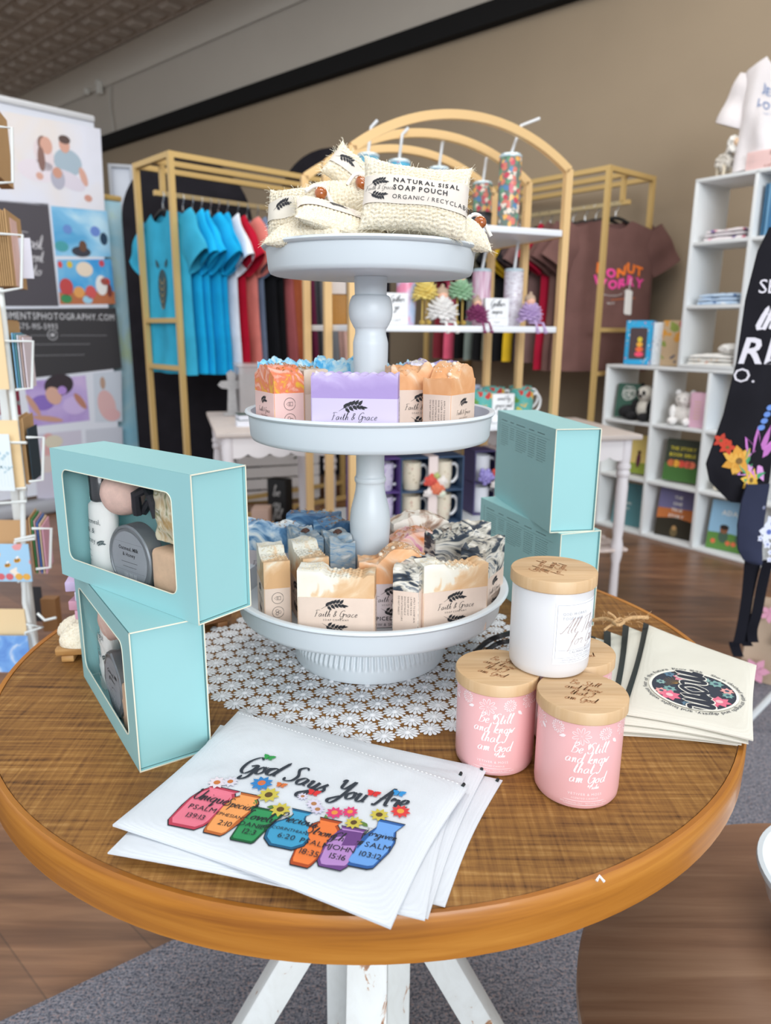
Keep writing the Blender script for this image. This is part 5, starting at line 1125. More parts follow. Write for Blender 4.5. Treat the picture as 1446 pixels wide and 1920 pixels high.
def d_donut(D_):
    O1, P1_, W1 = M('#f07a2a', .8), M('#ee4a9c', .8), M('#e8e4e0', .8)
    it = block('DONUT', .076, 2, .06, 1.12); g_, wd = it; x0 = -wd/2
    x0 += .045; D_.put(place((g_[:1], 0), x0, -.30, 'l'), O1); D_.put(place((g_[1:2], 0), x0, -.30, 'l'), P1_); D_.put(place((g_[2:], 0), x0, -.30, 'l'), O1)
    D_.put(place(block('WORRY', .076, 2, .06, 1.08), .045, -.37), P1_); D_.put(place(block('HAVE A HOLE LOT OF FAITH', .014, 0, .2), .045, -.418), W1)
    D_.put(poly(rrect(.095, .145, -.55, -.40, .012)), W1, .001); D_.put(line2([(.12, -.40), (.125, -.33)], .014), W1, .002); D_.put(place(block('MATT', .02, 0), -.0, -.47), W1); D_.put(line2([(.0, -.44), (.17, -.44)], .008), O1, .0005)
hz = RH-.17-.092
lst = [(.09, '#70514c', 'brown t-shirt printed DONUT WORRY at the near end of the right rack', 'tee', d_donut), (.16, '#684a46', 'brown t-shirt directly behind the DONUT WORRY one', 'tee', None), (.23, '#644843', 'brown t-shirt third from the near end of the right rack', 'tee', None), (.31, '#9c1530', 'crimson t-shirt between brown ones on the right rack', 'tee', None), (.40, '#6e5552', 'greyish brown t-shirt after the crimson one on the right rack', 'tee', None), (.48, '#4a3a3a', 'dark brown t-shirt after the greyish one on the right rack', 'tee', None),
       (.58, '#17171a', 'black t-shirt beside the yellow one on the right rack', 'tee', None), (.66, '#d8b02a', 'mustard yellow t-shirt on the right rack', 'tee', None), (.75, '#141417', 'black t-shirt left of the yellow one on the right rack', 'tee', None), (.84, '#6d6a5c', 'olive grey t-shirt on the right rack', 'tee', None), (.93, '#161618', 'black t-shirt left of the olive grey one on the right rack', 'tee', None), (1.02, '#76807a', 'sage grey t-shirt near the far end of the right rack', 'tee', None), (1.11, '#121214', 'black t-shirt third from the far end of the right rack', 'tee', None), (1.22, '#e0607c', 'pink t-shirt second from the far end of the right rack', 'tee', None), (1.33, '#7a2a34', 'maroon t-shirt at the far end of the right rack', 'tee', None)]
for k, (x, c_, lab, kd_, dc) in enumerate(lst):
    p = wpt(RX0, RY0, RRZ, RL-x, RDp/2, hz); garment(kd_, p, RRZ+pi/2+R(random.uniform(-3, 3))-R(28 if k < 3 else 22 if k < 6 else 10), c_, lab, None, k*2.3+1, .60 if k < 6 else .54, .90 if k < 4 else .86, dc)
# black arched backdrops
for px, Y, r_, zc_, lab in ((347, 5.05, .41, 1.84, 'black fabric covered arched backdrop behind the blue t-shirts'), (628, 5.9, .42, 2.06, 'black arched backdrop peeking over the left rack near the gold arches')):
    X = at_y(px, 300, Y).x; g = thing('arched_backdrop', (X, Y, 0), R(8), lab, 'backdrop')
    pts = [(-r_, .03)]+[(r_*cos(pi-pi*k/28), zc_+r_*sin(pi*k/28)) for k in range(29)]+[(r_, .03)]; mb = MB(); mb.prism(pts, .05); mb.build('fabric_panel', fabric('#1f1d22', .2, 500), g)
    for sx in (-.25, .25): mb = MB(); mb.box((sx, 0, .015), (.04, .40, .028), r=.004); mb.build('foot', BLACK, g)
# ------------------------------------------------------------------ gold arched etagere
EX, EY, ERZ, EW, ED, ESP, ECR = -.108, 2.35, R(23), .772, .48, 1.70, 1.825
g = thing('arched_etagere', (EX, EY, 0), ERZ, 'gold etagere of three round arches with white shelves behind the tiered stand', 'etagere')
AG = NT('warm_gold_frame'); AG.col('#e6bf86'); AG.set(Metallic=.2, Roughness=.42); AG = AG.m
for y in (0, ED/2, ED):
    mb = MB(); s_ = .026
    for x in (0, EW): mb.bar((x, y, .001), (x, y, ESP+.004), s_, s_*.8)
    c = EW/2; hgt = ECR-ESP; rad = (c*c+hgt*hgt)/(2*hgt); th = math.asin(c/rad); pts = []
    prof = [(-s_/2, -s_*.4), (s_/2, -s_*.4), (s_/2, s_*.4), (-s_/2, s_*.4)]; n = 44; vs = []
    for i in range(n+1):
        a = -th+2*th*i/n; ux, uz = sin(a), cos(a)
        for pr, py_ in prof: vs.append((c+(rad+pr)*ux, y+py_, ECR-rad+(rad+pr)*uz))
    fs = [(4*i+k, 4*i+(k+1) % 4, 4*i+4+(k+1) % 4, 4*i+4+k) for i in range(n) for k in range(4)]+[(0, 3, 2, 1), (4*n, 4*n+1, 4*n+2, 4*n+3)]
    mb.add(vs, fs); mb.build('arch_frame', AG, g)
for x in (0, EW):
    for z in (.10, 1.50):
        mb = MB(); mb.bar((x, .012, z), (x, ED-.012, z), .018); mb.build('side_rail', AG, g)
ESZ = [.50, .862, 1.195, 1.512]
for z in ESZ[1:]: mb = MB(); mb.box((EW/2, ED/2, z-.011), (EW-.030, ED+.02, .021), r=.003); mb.build('shelf_board', M('#eceef2', .4), g)
def ew(x, y, z): return wpt(EX, EY, ERZ, x, y, z)
ydir = Vector((-sin(ERZ), cos(ERZ), 0))
def epx(px, py, yl):     # shelf x-position seen at a picture column
    p = onplane(px, py, ew(0, yl, 0), ydir); return (p-ew(0, 0, 0)).dot(Vector((cos(ERZ), sin(ERZ), 0)))
# white cabinet inside the lower part
g = thing('low_cabinet', ew(.03, .045, .001), ERZ, 'white cabinet between the etagere legs with mug sets on top', 'cabinet')
mb = MB(); mb.box(((EW-.06)/2, .20, .25), (EW-.07, .38, .50), r=.004); mb.build('carcass', SHW, g)
for k in range(2): mb = MB(); mb.box(((EW-.06)*(.25+.5*k), .003, .26), ((EW-.08)/2-.008, .016, .42), r=.003); mb.build('door', SHW, g)
ZC = .5015
def tumbler(px, py, yl, zs, r_, h, mat, label, straw=.10, lean=.1):
    x = epx(px, py, yl); g = thing('tumbler', ew(x, yl, zs+.0006), 0, label, 'tumbler', 'tumblers with straws')
    mb = MB(); mb.lathe([(0, 0), (r_*.85, 0), (r_*.9, .006), (r_, h*.35), (r_, h*.94), (r_*.96, h*.95), (0, h*.95)], 28); mb.build('cup', mat, g)
    mb = MB(); mb.lathe([(r_*1.02, h*.951), (r_*1.03, h*.975), (r_*.9, h), (0, h)], 28); mb.build('lid', M('#c8dce4', .2, coat=.5), g)
    mb = MB(); mb.tube([(0, 0, h*.99), (lean*.1, .003, h+straw*.8), (lean*.3, .003, h+straw)], .005, 8); mb.build('straw', M('#e6e8ea', .15), g)
fT = flowers('#6a7a70', ['#d87a6a', '#e8d8c8', '#5a86b0', '#c84a5a', '#e8b060', '#6a9a7a'], 60, .52, 'mosaic_flowers', .3)
fT2 = flowers('#5ab0d0', ['#e8e0e0', '#d86a7a', '#3a80b8', '#e8c87a'], 50, .3, 'blue_mosaic', .3)
tumbler(955, 360, .07, ESZ[3], .037, .235, fT, 'tall tumbler with mosaic flowers at the front right of the top etagere shelf', .11, .3)
tumbler(905, 360, .30, ESZ[3], .035, .19, fT, 'flowered tumbler behind and left of the tall one on the top etagere shelf')
tumbler(823, 330, .26, ESZ[3], .036, .215, M('#8f9cae', .3, var=.2, vs=60), 'grey blue tumbler in the middle of the top etagere shelf')
tumbler(748, 320, .22, ESZ[3], .038, .215, fT2, 'light blue flowered tumbler on the top etagere shelf')
tumbler(690, 320, .18, ESZ[3], .036, .215, M('#79bcd6', .3), 'plain sky blue tumbler at the left of the top etagere shelf')
tumbler(903, 540, .22, ESZ[2], .034, .20, swirl('pink_stripe', [(.35, '#d8a0bc'), (.5, '#f0d8e4'), (.65, '#c88aa8')], 10, 1, rough=.3, stretch=(4, 4, .4)), 'pink striped tumbler behind the purple flower doll', .07)
tumbler(963, 540, .16, ESZ[2], .034, .20, swirl('script_wrap', [(.35, '#c8c0cc'), (.5, '#eeecf2'), (.65, '#b8a8b4')], 30, 1, rough=.3, stretch=(1, 1, 5)), 'white and lilac tumbler right of the block sign', .12)
tumbler(762, 560, .16, ESZ[2], .034, .20, swirl('pastel_wrap', [(.35, '#e88aa8'), (.5, '#c8d0ec'), (.65, '#9ac0e0')], 10, 1, rough=.3), 'pink and blue pastel tumbler just right of the stand column', .05)
def mark_sign(px, yl, zs, w_, h, lines, label, mat=None):
    x = epx(px, 580, yl); g = thing('block_sign', ew(x, yl, zs+.0006), ERZ-R(6), label, 'sign')
    mb = MB(); mb.box((0, 0, h/2), (w_, .022, h), r=.002); mb.build('block', mat or M('#e9e9ea', .6), g)
    D_ = Decal(lambda a, b, k: Vector((a, -.0115, b)))
    for s_, z_, sz, sc in lines: D_.put(place(script(s_, sz, .1) if sc else block(s_, sz, 0, .15), 0, z_), M('#4a4a4e', .8))
    D_.put(line2([(-w_*.4, h*.28), (w_*.4, h*.28)], .0012), M('#4a4a4e', .8)); D_.build('sign_lettering', g)
mark_sign(930, .06, ESZ[2], .090, .092, [('Gather', .064, .022, 1), ('inspire', .040, .018, 1), ('I SAY', .008, .010, 0)], 'white block sign with script lettering on the middle etagere shelf')
mark_sign(742, .06, ESZ[2], .080, .100, [('Gather', .072, .020, 1), ('ye', .048, .020, 1), ('I SAY', .010, .012, 0)], 'white block sign half hidden behind the stand column')
mark_sign(950, .05, ESZ[1], .085, .100, [('saved by', .078, .016, 1), ('grace and', .053, .018, 1), ('Coffee', .026, .022, 1)], 'white block sign about grace and coffee leaning on the teal mugs')
# flower dolls
def doll(px, yl, c_, label, standing, s=1.):
    x = epx(px, 580, yl); z0 = ESZ[2]+.0006; g = thing('flower_doll', ew(x, yl, z0), ERZ-pi/2*0, label, 'doll'); zc_ = .098*s if standing else .034*s
    mb = MB(); random.seed(int(px)); n = 64
    for k in range(n):
        a = 2.4*k; el = -.7+2.0*(k/n); d = Vector((cos(a)*cos(el), sin(a)*cos(el), sin(el)*.8)); L_ = .045*s*random.uniform(.8, 1.05)
        q = d.to_track_quat('X', 'Z').to_matrix().to_4x4(); mb.ell((L_*.55, 0, 0), (L_*.5, .0105*s, .004*s), 8, 5, M=Matrix.Translation((0, 0, zc_)) @ q)
    mb.build('petal_skirt', M(c_, .8), g)
    mb = MB(); mb.ell((0, 0, zc_+.042*s), (.016*s, .016*s, .018*s), 16, 10); mb.build('head', M('#e8b49a', .6), g)
    mb = MB(); mb.ell((0, .004, zc_+.050*s), (.018*s, .017*s, .016*s), 14, 8, bump=.2); mb.ell((0, 0, zc_+.067*s), (.006*s, .006*s, .006*s), 8, 6); mb.build('hair', M('#b9a08a', .9), g)
    for sx in (-1, 1):
        mb = MB()
        if standing: mb.tube([(sx*.009*s, 0, zc_-.01), (sx*.010*s, 0, .012)], .003*s, 6); mb.ell((sx*.012*s, -.004, .008*s), (.008*s, .014*s, .008*s), 10, 6)
        else: mb.tube([(sx*.010*s, -.02, .012), (sx*.013*s, -.062-yl*0, .010), (sx*.014*s, -.078, -.012)], .004*s, 6); mb.ell((sx*.014*s, -.080, -.020), (.006*s, .010*s, .006*s), 10, 6)
        mb.build('leg', M(c_ if not standing else '#b89a4a', .6), g)
doll(797, .09, '#e8d27a', 'standing yellow flower doll on the middle etagere shelf', True, 1.05)
doll(829, .07, '#ece9e6', 'white flower doll sitting on the shelf edge', False, 1.25)
doll(862, .09, '#9fc4a0', 'standing green flower doll on the middle etagere shelf', True, 1.1)
doll(895, .06, '#8a3a68', 'plum purple flower doll sitting on the shelf edge', False, .95)
doll(994, .06, '#c4abd4', 'lavender flower doll sitting at the right end of the shelf', False, 1.1)
# mugs
def mug_geo(g, r_, h, mat, M0=None):
    mb = MB(); mb.lathe([(0, 0), (r_*.8, 0), (r_*.86, .004), (r_, h*.5), (r_, h), (r_*.94, h), (r_*.93, h*.3), (0, h*.1)], 32, M=M0); mb.build('mug_body', mat, g)
    mb = MB(); pts = [(r_*.96, 0, h*.82), (r_*1.35, 0, h*.86), (r_*1.72, 0, h*.68), (r_*1.66, 0, h*.40), (r_*1.25, 0, h*.2), (r_*.93, 0, h*.18)]
    mb.tube(smooth_path(pts, 4), .0055, 8, M=M0); mb.build('mug_handle', M('#e8e8ea', .3), g)
fM = flowers('#5fb0a8', ['#d8483a', '#e8b84a', '#6a9a4a', '#d8d05a', '#c8403a'], 30, .36, 'teal_poppy_glaze', .25)
for px, yl, lab in ((903, .09, 'teal mug with red poppies at the left of the lower etagere shelf'), (978, .10, 'teal mug with poppies and white handle at the right of the lower etagere shelf'), (925, .25, 'teal poppy mug in the second row, left'), (975, .27, 'teal poppy mug in the second row, right'), (880, .36, 'pale patterned mug in the back row of the lower etagere shelf')):
    x = epx(px, 740, yl); g = thing('mug', ew(x, yl, ESZ[1]+.0006), ERZ-R(8), lab, 'mug', 'mugs on the etagere'); mug_geo(g, .044, .108, fM if px != 880 else flowers('#c0c8dc', ['#8a98c0', '#e8e8f0'], 40, .3, 'pale_glaze', .3))
# boxed mug sets
def mugset(px, yl, c_, mugm, w_, label, flower=True):
    x = epx(px, 890, yl); g = thing('mug_gift_set', ew(x, yl, ZC), ERZ-R(6), label, 'gift set'); H = .245; D = .11; T = .004
    mb = MB()
    for z in (T/2, H/2, H-T/2): mb.box((0, D/2, z), (w_, D, T))
    for sx in (-w_/2+T/2, 0, w_/2-T/2): mb.box((sx, D/2, H/2), (T, D-.0005, H-.001))
    mb.box((0, D-T/2, H/2), (w_-.001, T, H-.002)); mb.build('box', M(c_, .6), g, smooth=False)
    for sx in (-w_/4-.006, w_/4-.006):
        for z in (T+.0005, H/2+T/2+.0005): mug_geo(g, .036, .098, mugm, Matrix.Translation((sx, D*.45, z)))
    if flower:
        mb = MB(); mb.box((0, -.002, H/2), (.034, .003, H)); mb.box((0, D/2, H+.0015), (.034, D+.006, .0025)); mb.build('ribbon', M('#ead9d4', .6), g)
        for (dx, dz, r_, cc) in ((-.014, .165, .022, '#d8564a'), (.012, .135, .024, '#e07a5a'), (.030, .16, .018, '#ece4dc'), (-.022, .12, .016, '#e8e0dc'), (.03, .115, .014, '#dfe4d0'), (.008, .18, .012, '#b8c07a')):
            mb = MB()
            for k in range(14): a = 2.4*k; rr = r_*(.2+.8*k/14); mb.ell((dx+rr*cos(a), -.012-.010*(1-k/14), dz+rr*sin(a)), (r_*.38, r_*.16, r_*.38), 8, 5)
            mb.build('silk_flower', M(cc, .8), g)
MC = flowers('#e8dcc6', ['#c89a86', '#b8a888', '#e8c8b8'], 60, .22, 'vintage_rose_glaze', .3); MP = flowers('#d4cbe0', ['#8a6ab0', '#b8a0d0', '#e8e0f0'], 60, .25, 'violet_glaze', .3)
mugset(812, .07, '#36506f', MC, .235, 'navy gift box with four cream mugs and coral silk flowers')
mugset(936, .12, '#4a4270', M('#dfe0e6', .4), .20, 'dark purple gift box with mugs beside the mint box')
mugset(708, .10, '#5a3f86', MP, .17, 'violet gift box with mugs just behind the stand column', False)
mb = MB()
for k in range(16): a = 2.4*k; rr = .028*(.2+.8*k/16); mb.ell((rr*cos(a), -.01*(1-k/16), rr*sin(a)), (.010, .006, .010), 8, 5)
o = mb.build('ribbon_bow', M('#8f84c4', .3, coat=.4)); o.location = ew(epx(908, 885, .10), .085, .66); tag(o, 'shiny violet ribbon rosette on the dark purple gift box', 'bow')
mb = MB(); mb.box((0, 0, .05), (.06, .06, .10), r=.004); o = mb.build('amber_jar_box', M('#a8742e', .6, var=.15, vs=200)); o.location = ew(.06, .30, ESZ[2]+.0006); tag(o, 'amber brown box at the left of the middle etagere shelf', 'box')
mb = MB(); mb.box((0, 0, .035), (.055, .055, .07), r=.004); o = mb.build('cream_tin_box', M('#e0d4cc', .6)); o.location = ew(.06, .30, ESZ[2]+.1016); tag(o, 'cream box stacked on the amber brown box', 'box')
# dark round candle tin next to the tumblers
x = epx(915, 410, .15); g = thing('dark_jar', ew(x, .20, ESZ[3]+.0006), 0, 'short dark jar between the flowered tumblers on the top etagere shelf', 'jar')
mb = MB(); mb.lathe([(0, 0), (.036, 0), (.038, .004), (.038, .055), (0, .055)], 28); mb.build('jar_body', M('#3a3c42', .4, var=.3, vs=90), g); mb = MB(); mb.lathe([(0, .0555), (.039, .0555), (.039, .068), (0, .068)], 28); mb.build('jar_lid', BLACK, g)

# ------------------------------------------------------------------ white distressed tables
def wtable(x0, y0, rz, W_, D, H, label, shelf):
    g = thing('distressed_table', (x0, y0, 0), rz, label, 'table'); PW_ = DIST
    mb = MB(); mb.box((W_/2, D/2, H-.011), (W_+.04, D+.04, .022), r=.005); mb.build('table_top', M('#c9bdb6', .5, var=.06, vs=9), g)
    for (ax, ay, bx, by) in ((0.02, .02, W_-.02, .02), (.02, D-.02, W_-.02, D-.02), (.02, .02, .02, D-.02), (W_-.02, .02, W_-.02, D-.02)):
        L_ = hypot(bx-ax, by-ay); n = max(3, int(L_/.09)); pl = [(0, 0), (L_, 0)]
        for i in range(n*6, -1, -1): t_ = i/(n*6); pl.append((L_*t_, -.075-.018*abs(sin(pi*n*t_))))
        mb = MB(); mb.prism([(x, z) for x, z in pl], .014, M=Matrix.Translation((ax, ay, H-.023)) @ Matrix.Rotation(atan2(by-ay, bx-ax), 4, 'Z')); mb.build('scalloped_apron', M('#e6e1e2', .5), g)
    for x in (.03, W_-.03):
        for y in (.03, D-.03):
            mb = MB(); pr = [(.027, H-.10), (.024, H-.13), (.030, H-.135), (.030, H-.150), (.023, H-.155), (.029, H-.165), (.029, H-.18), (.022, H-.19), (.026, H-.23), (.024, H*.45), (.020, .30 if shelf else .15), (.026, .27 if shelf else .12), (.026, .22 if shelf else .1), (.018, .18 if shelf else .08), (.020, .02), (.016, .001), (0, .001)]
            mb.lathe([(0, H-.024), (.027, H-.024)]+pr, 20, (x, y, 0)); mb.build('turned_leg', M('#e4dfe2', .45), g)
    if shelf:
        for k in range(6): mb = MB(); mb.box((W_/2, .05+(D-.10)*k/5, .245), (W_+.03, (D-.1)/5-.022, .014), r=.003); mb.build('shelf_slat', M('#d3c3bc', .6, var=.2, vs=40), g)
    return g
wtable(.578, 2.985, R(11.4), .49, .60, .76, 'white distressed side table with scalloped apron behind the right mint boxes', True)
wtable(-.69, 3.03, R(16), .50, .80, .76, 'white distressed table at the left behind the stand holding a cross and books', False)
def tl(x, y, z=.7606): return wpt(-.69, 3.03, R(16), x, y, z)
g = thing('wooden_cross', tl(.10, .62), R(16), 'whitewashed cross with rounded ends standing on the left distressed table', 'cross')
mb = MB(); pts = []
def blob(cx, cz, rx, rz_, n=18): return [(cx+rx*cos(2*pi*k/n), cz+rz_*sin(2*pi*k/n)) for k in range(n)]
mb.prism([(-.018, 0), (.026, 0), (.018, .13), (.05, .135), (.066, .15), (.05, .168), (.018, .17), (.022, .205), (0, .222), (-.022, .205), (-.018, .17), (-.05, .168), (-.066, .15), (-.05, .135), (-.018, .13), (-.026, 0)], .022); mb.build('cross_body', M('#a7a5a5', .8, var=.1, vs=60), g)
mb = MB(); mb.box((0, 0, .006), (.09, .05, .012), r=.002); mb.build('base', M('#a7a5a5', .8), g)
for k, (c_, w_, lab) in enumerate((('#e6e8f0', .13, 'lower white book of the small pile on the left distressed table'), ('#dfe2ec', .12, 'upper white book of the small pile, with dark green cover'))):
    g = thing('small_book', tl(.15, .22, .7606+.027*k), R(16+6*k), lab, 'book'); mb = MB(); mb.box((0, 0, .011), (w_, .09, .020)); mb.build('pages', M(c_, .8), g, smooth=False)
    mb = MB(); mb.box((0, 0, .023), (w_+.004, .094, .003)); mb.box((0, 0, .0), (w_+.004, .094, .002)); mb.build('cover', M('#e8eaf2' if k == 0 else '#33463e', .6), g, smooth=False)
g = thing('clear_storage_box', tl(.30, .62), R(16), 'clear plastic storage box on the back of the left distressed table', 'storage box')
mb = MB(); W_, D, H = .34, .24, .24
for (c_, d_) in (((0, -D/2, H/2), (W_, .003, H)), ((0, D/2, H/2), (W_, .003, H)), ((-W_/2, 0, H/2), (.003, D, H)), ((W_/2, 0, H/2), (.003, D, H)), ((0, 0, .002), (W_, D, .003))): mb.box(c_, d_)
CL = NT('frosted_clear_plastic'); CL.col('#c9c4c4'); CL.set(Roughness=.2, Alpha=.42); CL = CL.m; mb.build('box_wall', CL, g, smooth=False); mb = MB(); mb.box((0, 0, H+.006), (W_+.02, D+.02, .012), r=.004); mb.build('lid', CL, g)
mb = MB(); random.seed(6)
for k in range(9): mb.ell((random.uniform(-.12, .12), random.uniform(-.07, .07), .05+.02*(k % 3)), (.05, .04, .045), 12, 8, bump=.3)
o = mb.build('folded_contents', M('#8f8480', .9, var=.3, vs=20)); o.location = tl(.30, .62, .7626); o['kind'] = 'stuff'; tag(o, 'loose bits inside the clear storage box', 'contents')
# crate, black sign, carton under the left rack
cp = at_z(452, 945, .001); g = thing('slatted_crate', (cp.x, cp.y, .001), R(20), 'white slatted crate on the floor under the left rack, filled with greenery', 'crate'); W_, D, H = .56, .34, .34
mb = MB()
for k in range(4):
    mb.box((W_/2, 0, .05+.082*k), (W_, .012, .070)); mb.box((W_/2, D, .05+.082*k), (W_, .012, .070)); mb.box((0, D/2, .05+.082*k), (.012, D-.014, .070)); mb.box((W_, D/2, .05+.082*k), (.012, D-.014, .070))
mb.build('slats', M('#dcd6d4', .7), g); mb = MB(); mb.box((W_/2, D/2, .007), (W_, D-.02, .012)); mb.build('bottom_board', M('#c8a868', .6), g)
for x in (.02, W_-.02):
    for y in (.016, D-.016): mb = MB(); mb.box((x, y, H/2), (.03, .018, H)); mb.build('corner_post', M('#d2cccb', .7), g)
mb = MB(); random.seed(8)
for k in range(160): p = Vector((cp.x+random.uniform(.02, .45), cp.y+random.uniform(.10, .40), .30+random.uniform(0, .10))); d = Vector((random.uniform(-1, 1), random.uniform(-1, 1), random.uniform(-.2, .8))).normalized(); q = d.to_track_quat('X', 'Z').to_matrix().to_4x4(); mb.ell((.03, 0, 0), (.032, .012, .003), 6, 4, M=Matrix.Translation(p) @ q)
tag(mb.build('artificial_greenery', M('#3f5a3c', .7, var=.3, vs=30)), 'dark green artificial leaves filling the white slatted crate', 'greenery')
p = at_y(519, 978, 2.95); p.z = max(.001, p.z)
fb = at_z(520, 990, .001); g = thing('standing_block_sign', (fb.x, fb.y, .001), R(-25), 'black block sign with white lettering on the floor in front of the crate', 'sign')
mb = MB(); mb.box((0, .04, .15), (.13, .08, .30), r=.004); mb.build('block', BLACK, g); D_ = Decal(lambda a, b, h: Vector((a, -.0008, b)))
for k, s_ in enumerate(('be', 'joy', 'ful')): D_.put(place(script(s_, .065, .1), 0, .20-.07*k), M('#b8b6b4', .8))
D_.build('sign_lettering', g)
fb = at_z(561, 996, .001); mb = MB(); mb.prism([(-.07, 0), (.07, 0), (.06, .12), (.035, .155), (-.02, .13), (-.06, .08)], .10); o = mb.build('dark_felt_bag', M('#3d3f45', .9)); o.location = (fb.x, fb.y, .001); tag(o, 'dark grey felt bag beside the black block sign', 'bag')
fb = at_z(492, 1003, .001); mb = MB(); mb.box((0, 0, .085), (.10, .12, .17), r=.003); o = mb.build('small_carton', M('#d3b2a2', .7)); o.location = (fb.x, fb.y, .001); tag(o, 'dusty pink carton left of the black block sign', 'carton')
fb = at_z(442, 1020, .001); mb = MB(); mb.box((0, 0, .04), (.12, .12, .08), r=.003); o = mb.build('grey_box', M('#aaa09c', .7)); o.location = (fb.x, fb.y, .001); tag(o, 'low grey box on the floor near the mint boxes', 'box')

# ------------------------------------------------------------------ photographer's banner at the left
BX0, BY0 = -2.199, 4.699; BRZ = atan2(Bv.y, Bv.x); bpn = Vector((-Bv.y, Bv.x, 0))
g = thing('roll_up_banner', (BX0, BY0, 0), BRZ, 'tall roll-up banner of a photography studio with family photos at the left', 'banner'); BR_ = .500; BL_ = -.62; BT = 2.44
mb = MB(); mb.box(((BR_+BL_)/2, 0, (BT+.10)/2+.02), (BR_-BL_, .004, BT-.10)); ps = mb.build('printed_sheet', M('#dfe3ee', .5), g, smooth=False)
mb = MB(); mb.box(((BR_+BL_)/2, 0, BT+.012), (BR_-BL_+.01, .035, .040), r=.012); mb.build('top_bar', M('#d3d5d9', .35), g)
mb = MB(); mb.box(((BR_+BL_)/2, 0, .045), (BR_-BL_+.06, .16, .088), r=.03, seg=3); mb.build('base_case', M('#a5a7ae', .4), g)
mb = MB(); mb.bar(((BR_+BL_)/2, .03, .08), ((BR_+BL_)/2, .03, BT), .02); mb.build('support_pole', M('#9a9a9e', .4), g)
def bl(px, py): p = onplane(px, py, (BX0, BY0, 0), bpn); q = p-Vector((BX0, BY0, 0)); return (q.x*Bv.x+q.y*Bv.y, p.z)
D_ = Decal(lambda a, b, h: Vector((a, -.0025-h, b)))
def quad(pts, m, h=.0005): D_.put(poly([bl(*p) for p in pts]), m, h)
def dsc(px, py, rx, ry, c_, h, rot=0): a, b = bl(px, py); k = .0037; D_.put(disc(a, b, rx*k, ry*k*.95, 20, rot), M(c_, .6), h)
quad([(-60, 372), (196, 396), (188, 242), (-60, 196)], swirl('sand_dune_photo', [(.3, '#d9dbe6'), (.5, '#e4e6f2'), (.62, '#e9e2df'), (.75, '#dfe6f4')], 1.6, .6, rough=.5))
dsc(82, 290, 16, 26, '#e6d8dc', .001, .2); dsc(72, 320, 34, 18, '#e8dfe8', .001); dsc(86, 273, 10, 14, '#d9a896', .0018); dsc(80, 270, 9, 13, '#8a6a60', .0015); dsc(77, 298, 6, 20, '#8a6a62', .0020)
dsc(127, 305, 24, 22, '#a9bcca', .001); dsc(120, 272, 9, 13, '#d8a694', .0018); dsc(120, 262, 10, 7, '#5d4a46', .0022); dsc(128, 338, 30, 14, '#dcd5e2', .0012, -.3); dsc(108, 335, 12, 18, '#b4b4c4', .0018); dsc(107, 324, 8, 9, '#cf9a86', .0024); dsc(156, 332, 6, 16, '#d8a898', .0018, .3); dsc(165, 372, 7, 6, '#cf9888', .0018); dsc(74, 330, 6, 6, '#d8a898', .0018)
quad([(-60, 372), (90, 382), (110, 574), (-60, 574)], M('#4f4b52', .6))
for s_, x_, y_, z_ in (('First', 56, 466, .16), ('Moment', 50, 490, .13), ('Photo', 54, 516, .13)): a, b = bl(x_, y_); D_.put(place(script(s_, z_*.6, .08), a, b, 'c'), M('#c9c7cc', .7), .002)
quad([(95, 386), (200, 396), (208, 482), (104, 480)], swirl('winter_blue_photo', [(.3, '#5aa8d8'), (.5, '#8cc8ec'), (.65, '#bfe2f4')], 3, 1, rough=.5))
dsc(155, 462, 7, 10, '#6a4a3a', .002); dsc(152, 472, 17, 9, '#3a3c48', .0018); dsc(194, 448, 7, 11, '#24405a', .0018); dsc(115, 462, 12, 9, '#4aa0a8', .0015); dsc(178, 434, 9, 9, '#6a8ad0', .0015); dsc(126, 430, 8, 8, '#6a90d0', .0015)
quad([(106, 487), (208, 486), (216, 570), (112, 571)], swirl('toy_room_photo', [(.3, '#2f86d0'), (.5, '#4aa4e0'), (.6, '#78bce4')], 2.4, 1, rough=.5)); quad([(110, 548), (214, 546), (216, 570), (112, 571)], M('#b9704a', .6), .001)
for x_, y_, rx, ry, c_ in ((124, 538, 12, 15, '#c04a4a'), (158, 505, 15, 13, '#e8d8c4'), (170, 548, 10, 12, '#d05a5a'), (190, 535, 11, 18, '#e6e6e4'), (197, 528, 9, 7, '#c0483a'), (164, 562, 9, 7, '#9fd0e8'), (124, 560, 10, 8, '#3f8a5a'), (148, 548, 10, 10, '#e0a05a'), (130, 496, 5, 6, '#d8c040'), (112, 496, 4, 6, '#d84a4a'), (190, 494, 5, 6, '#c84a5a'), (205, 545, 5, 12, '#7a3a34')): dsc(x_, y_, rx, ry, c_, .002)
quad([(-60, 580), (217, 577), (228, 690), (-60, 722)], M('#3b3a3d', .6))
a0, b0 = bl(4, 598); a1, b1 = bl(213, 594); it = block('MOMENTSPHOTOGRAPHY.COM', .062, 0, .16, .8); a_, b_ = bl(214, 601); sc = .78
D_.put(place(it, a_, b_, 'r', sc=min(1, (a1-a0)*1.05/it[1]*1.0)), M('#d8d8dc', .7), .002)
a_, b_ = bl(34, 617); D_.put(place(block('575-915-5993', .055, 0, .16, .8), a_, b_, 'l', sc=.92), M('#d0d0d4', .7), .002)
a_, b_ = bl(98, 628); D_.put(circ(a_, b_, .030, .004), M('#c8c8cc', .7), .002); D_.put(poly(rrect(a_-.012, a_+.012, b_-.010, b_+.010, .004)), M('#c8c8cc', .7), .002)
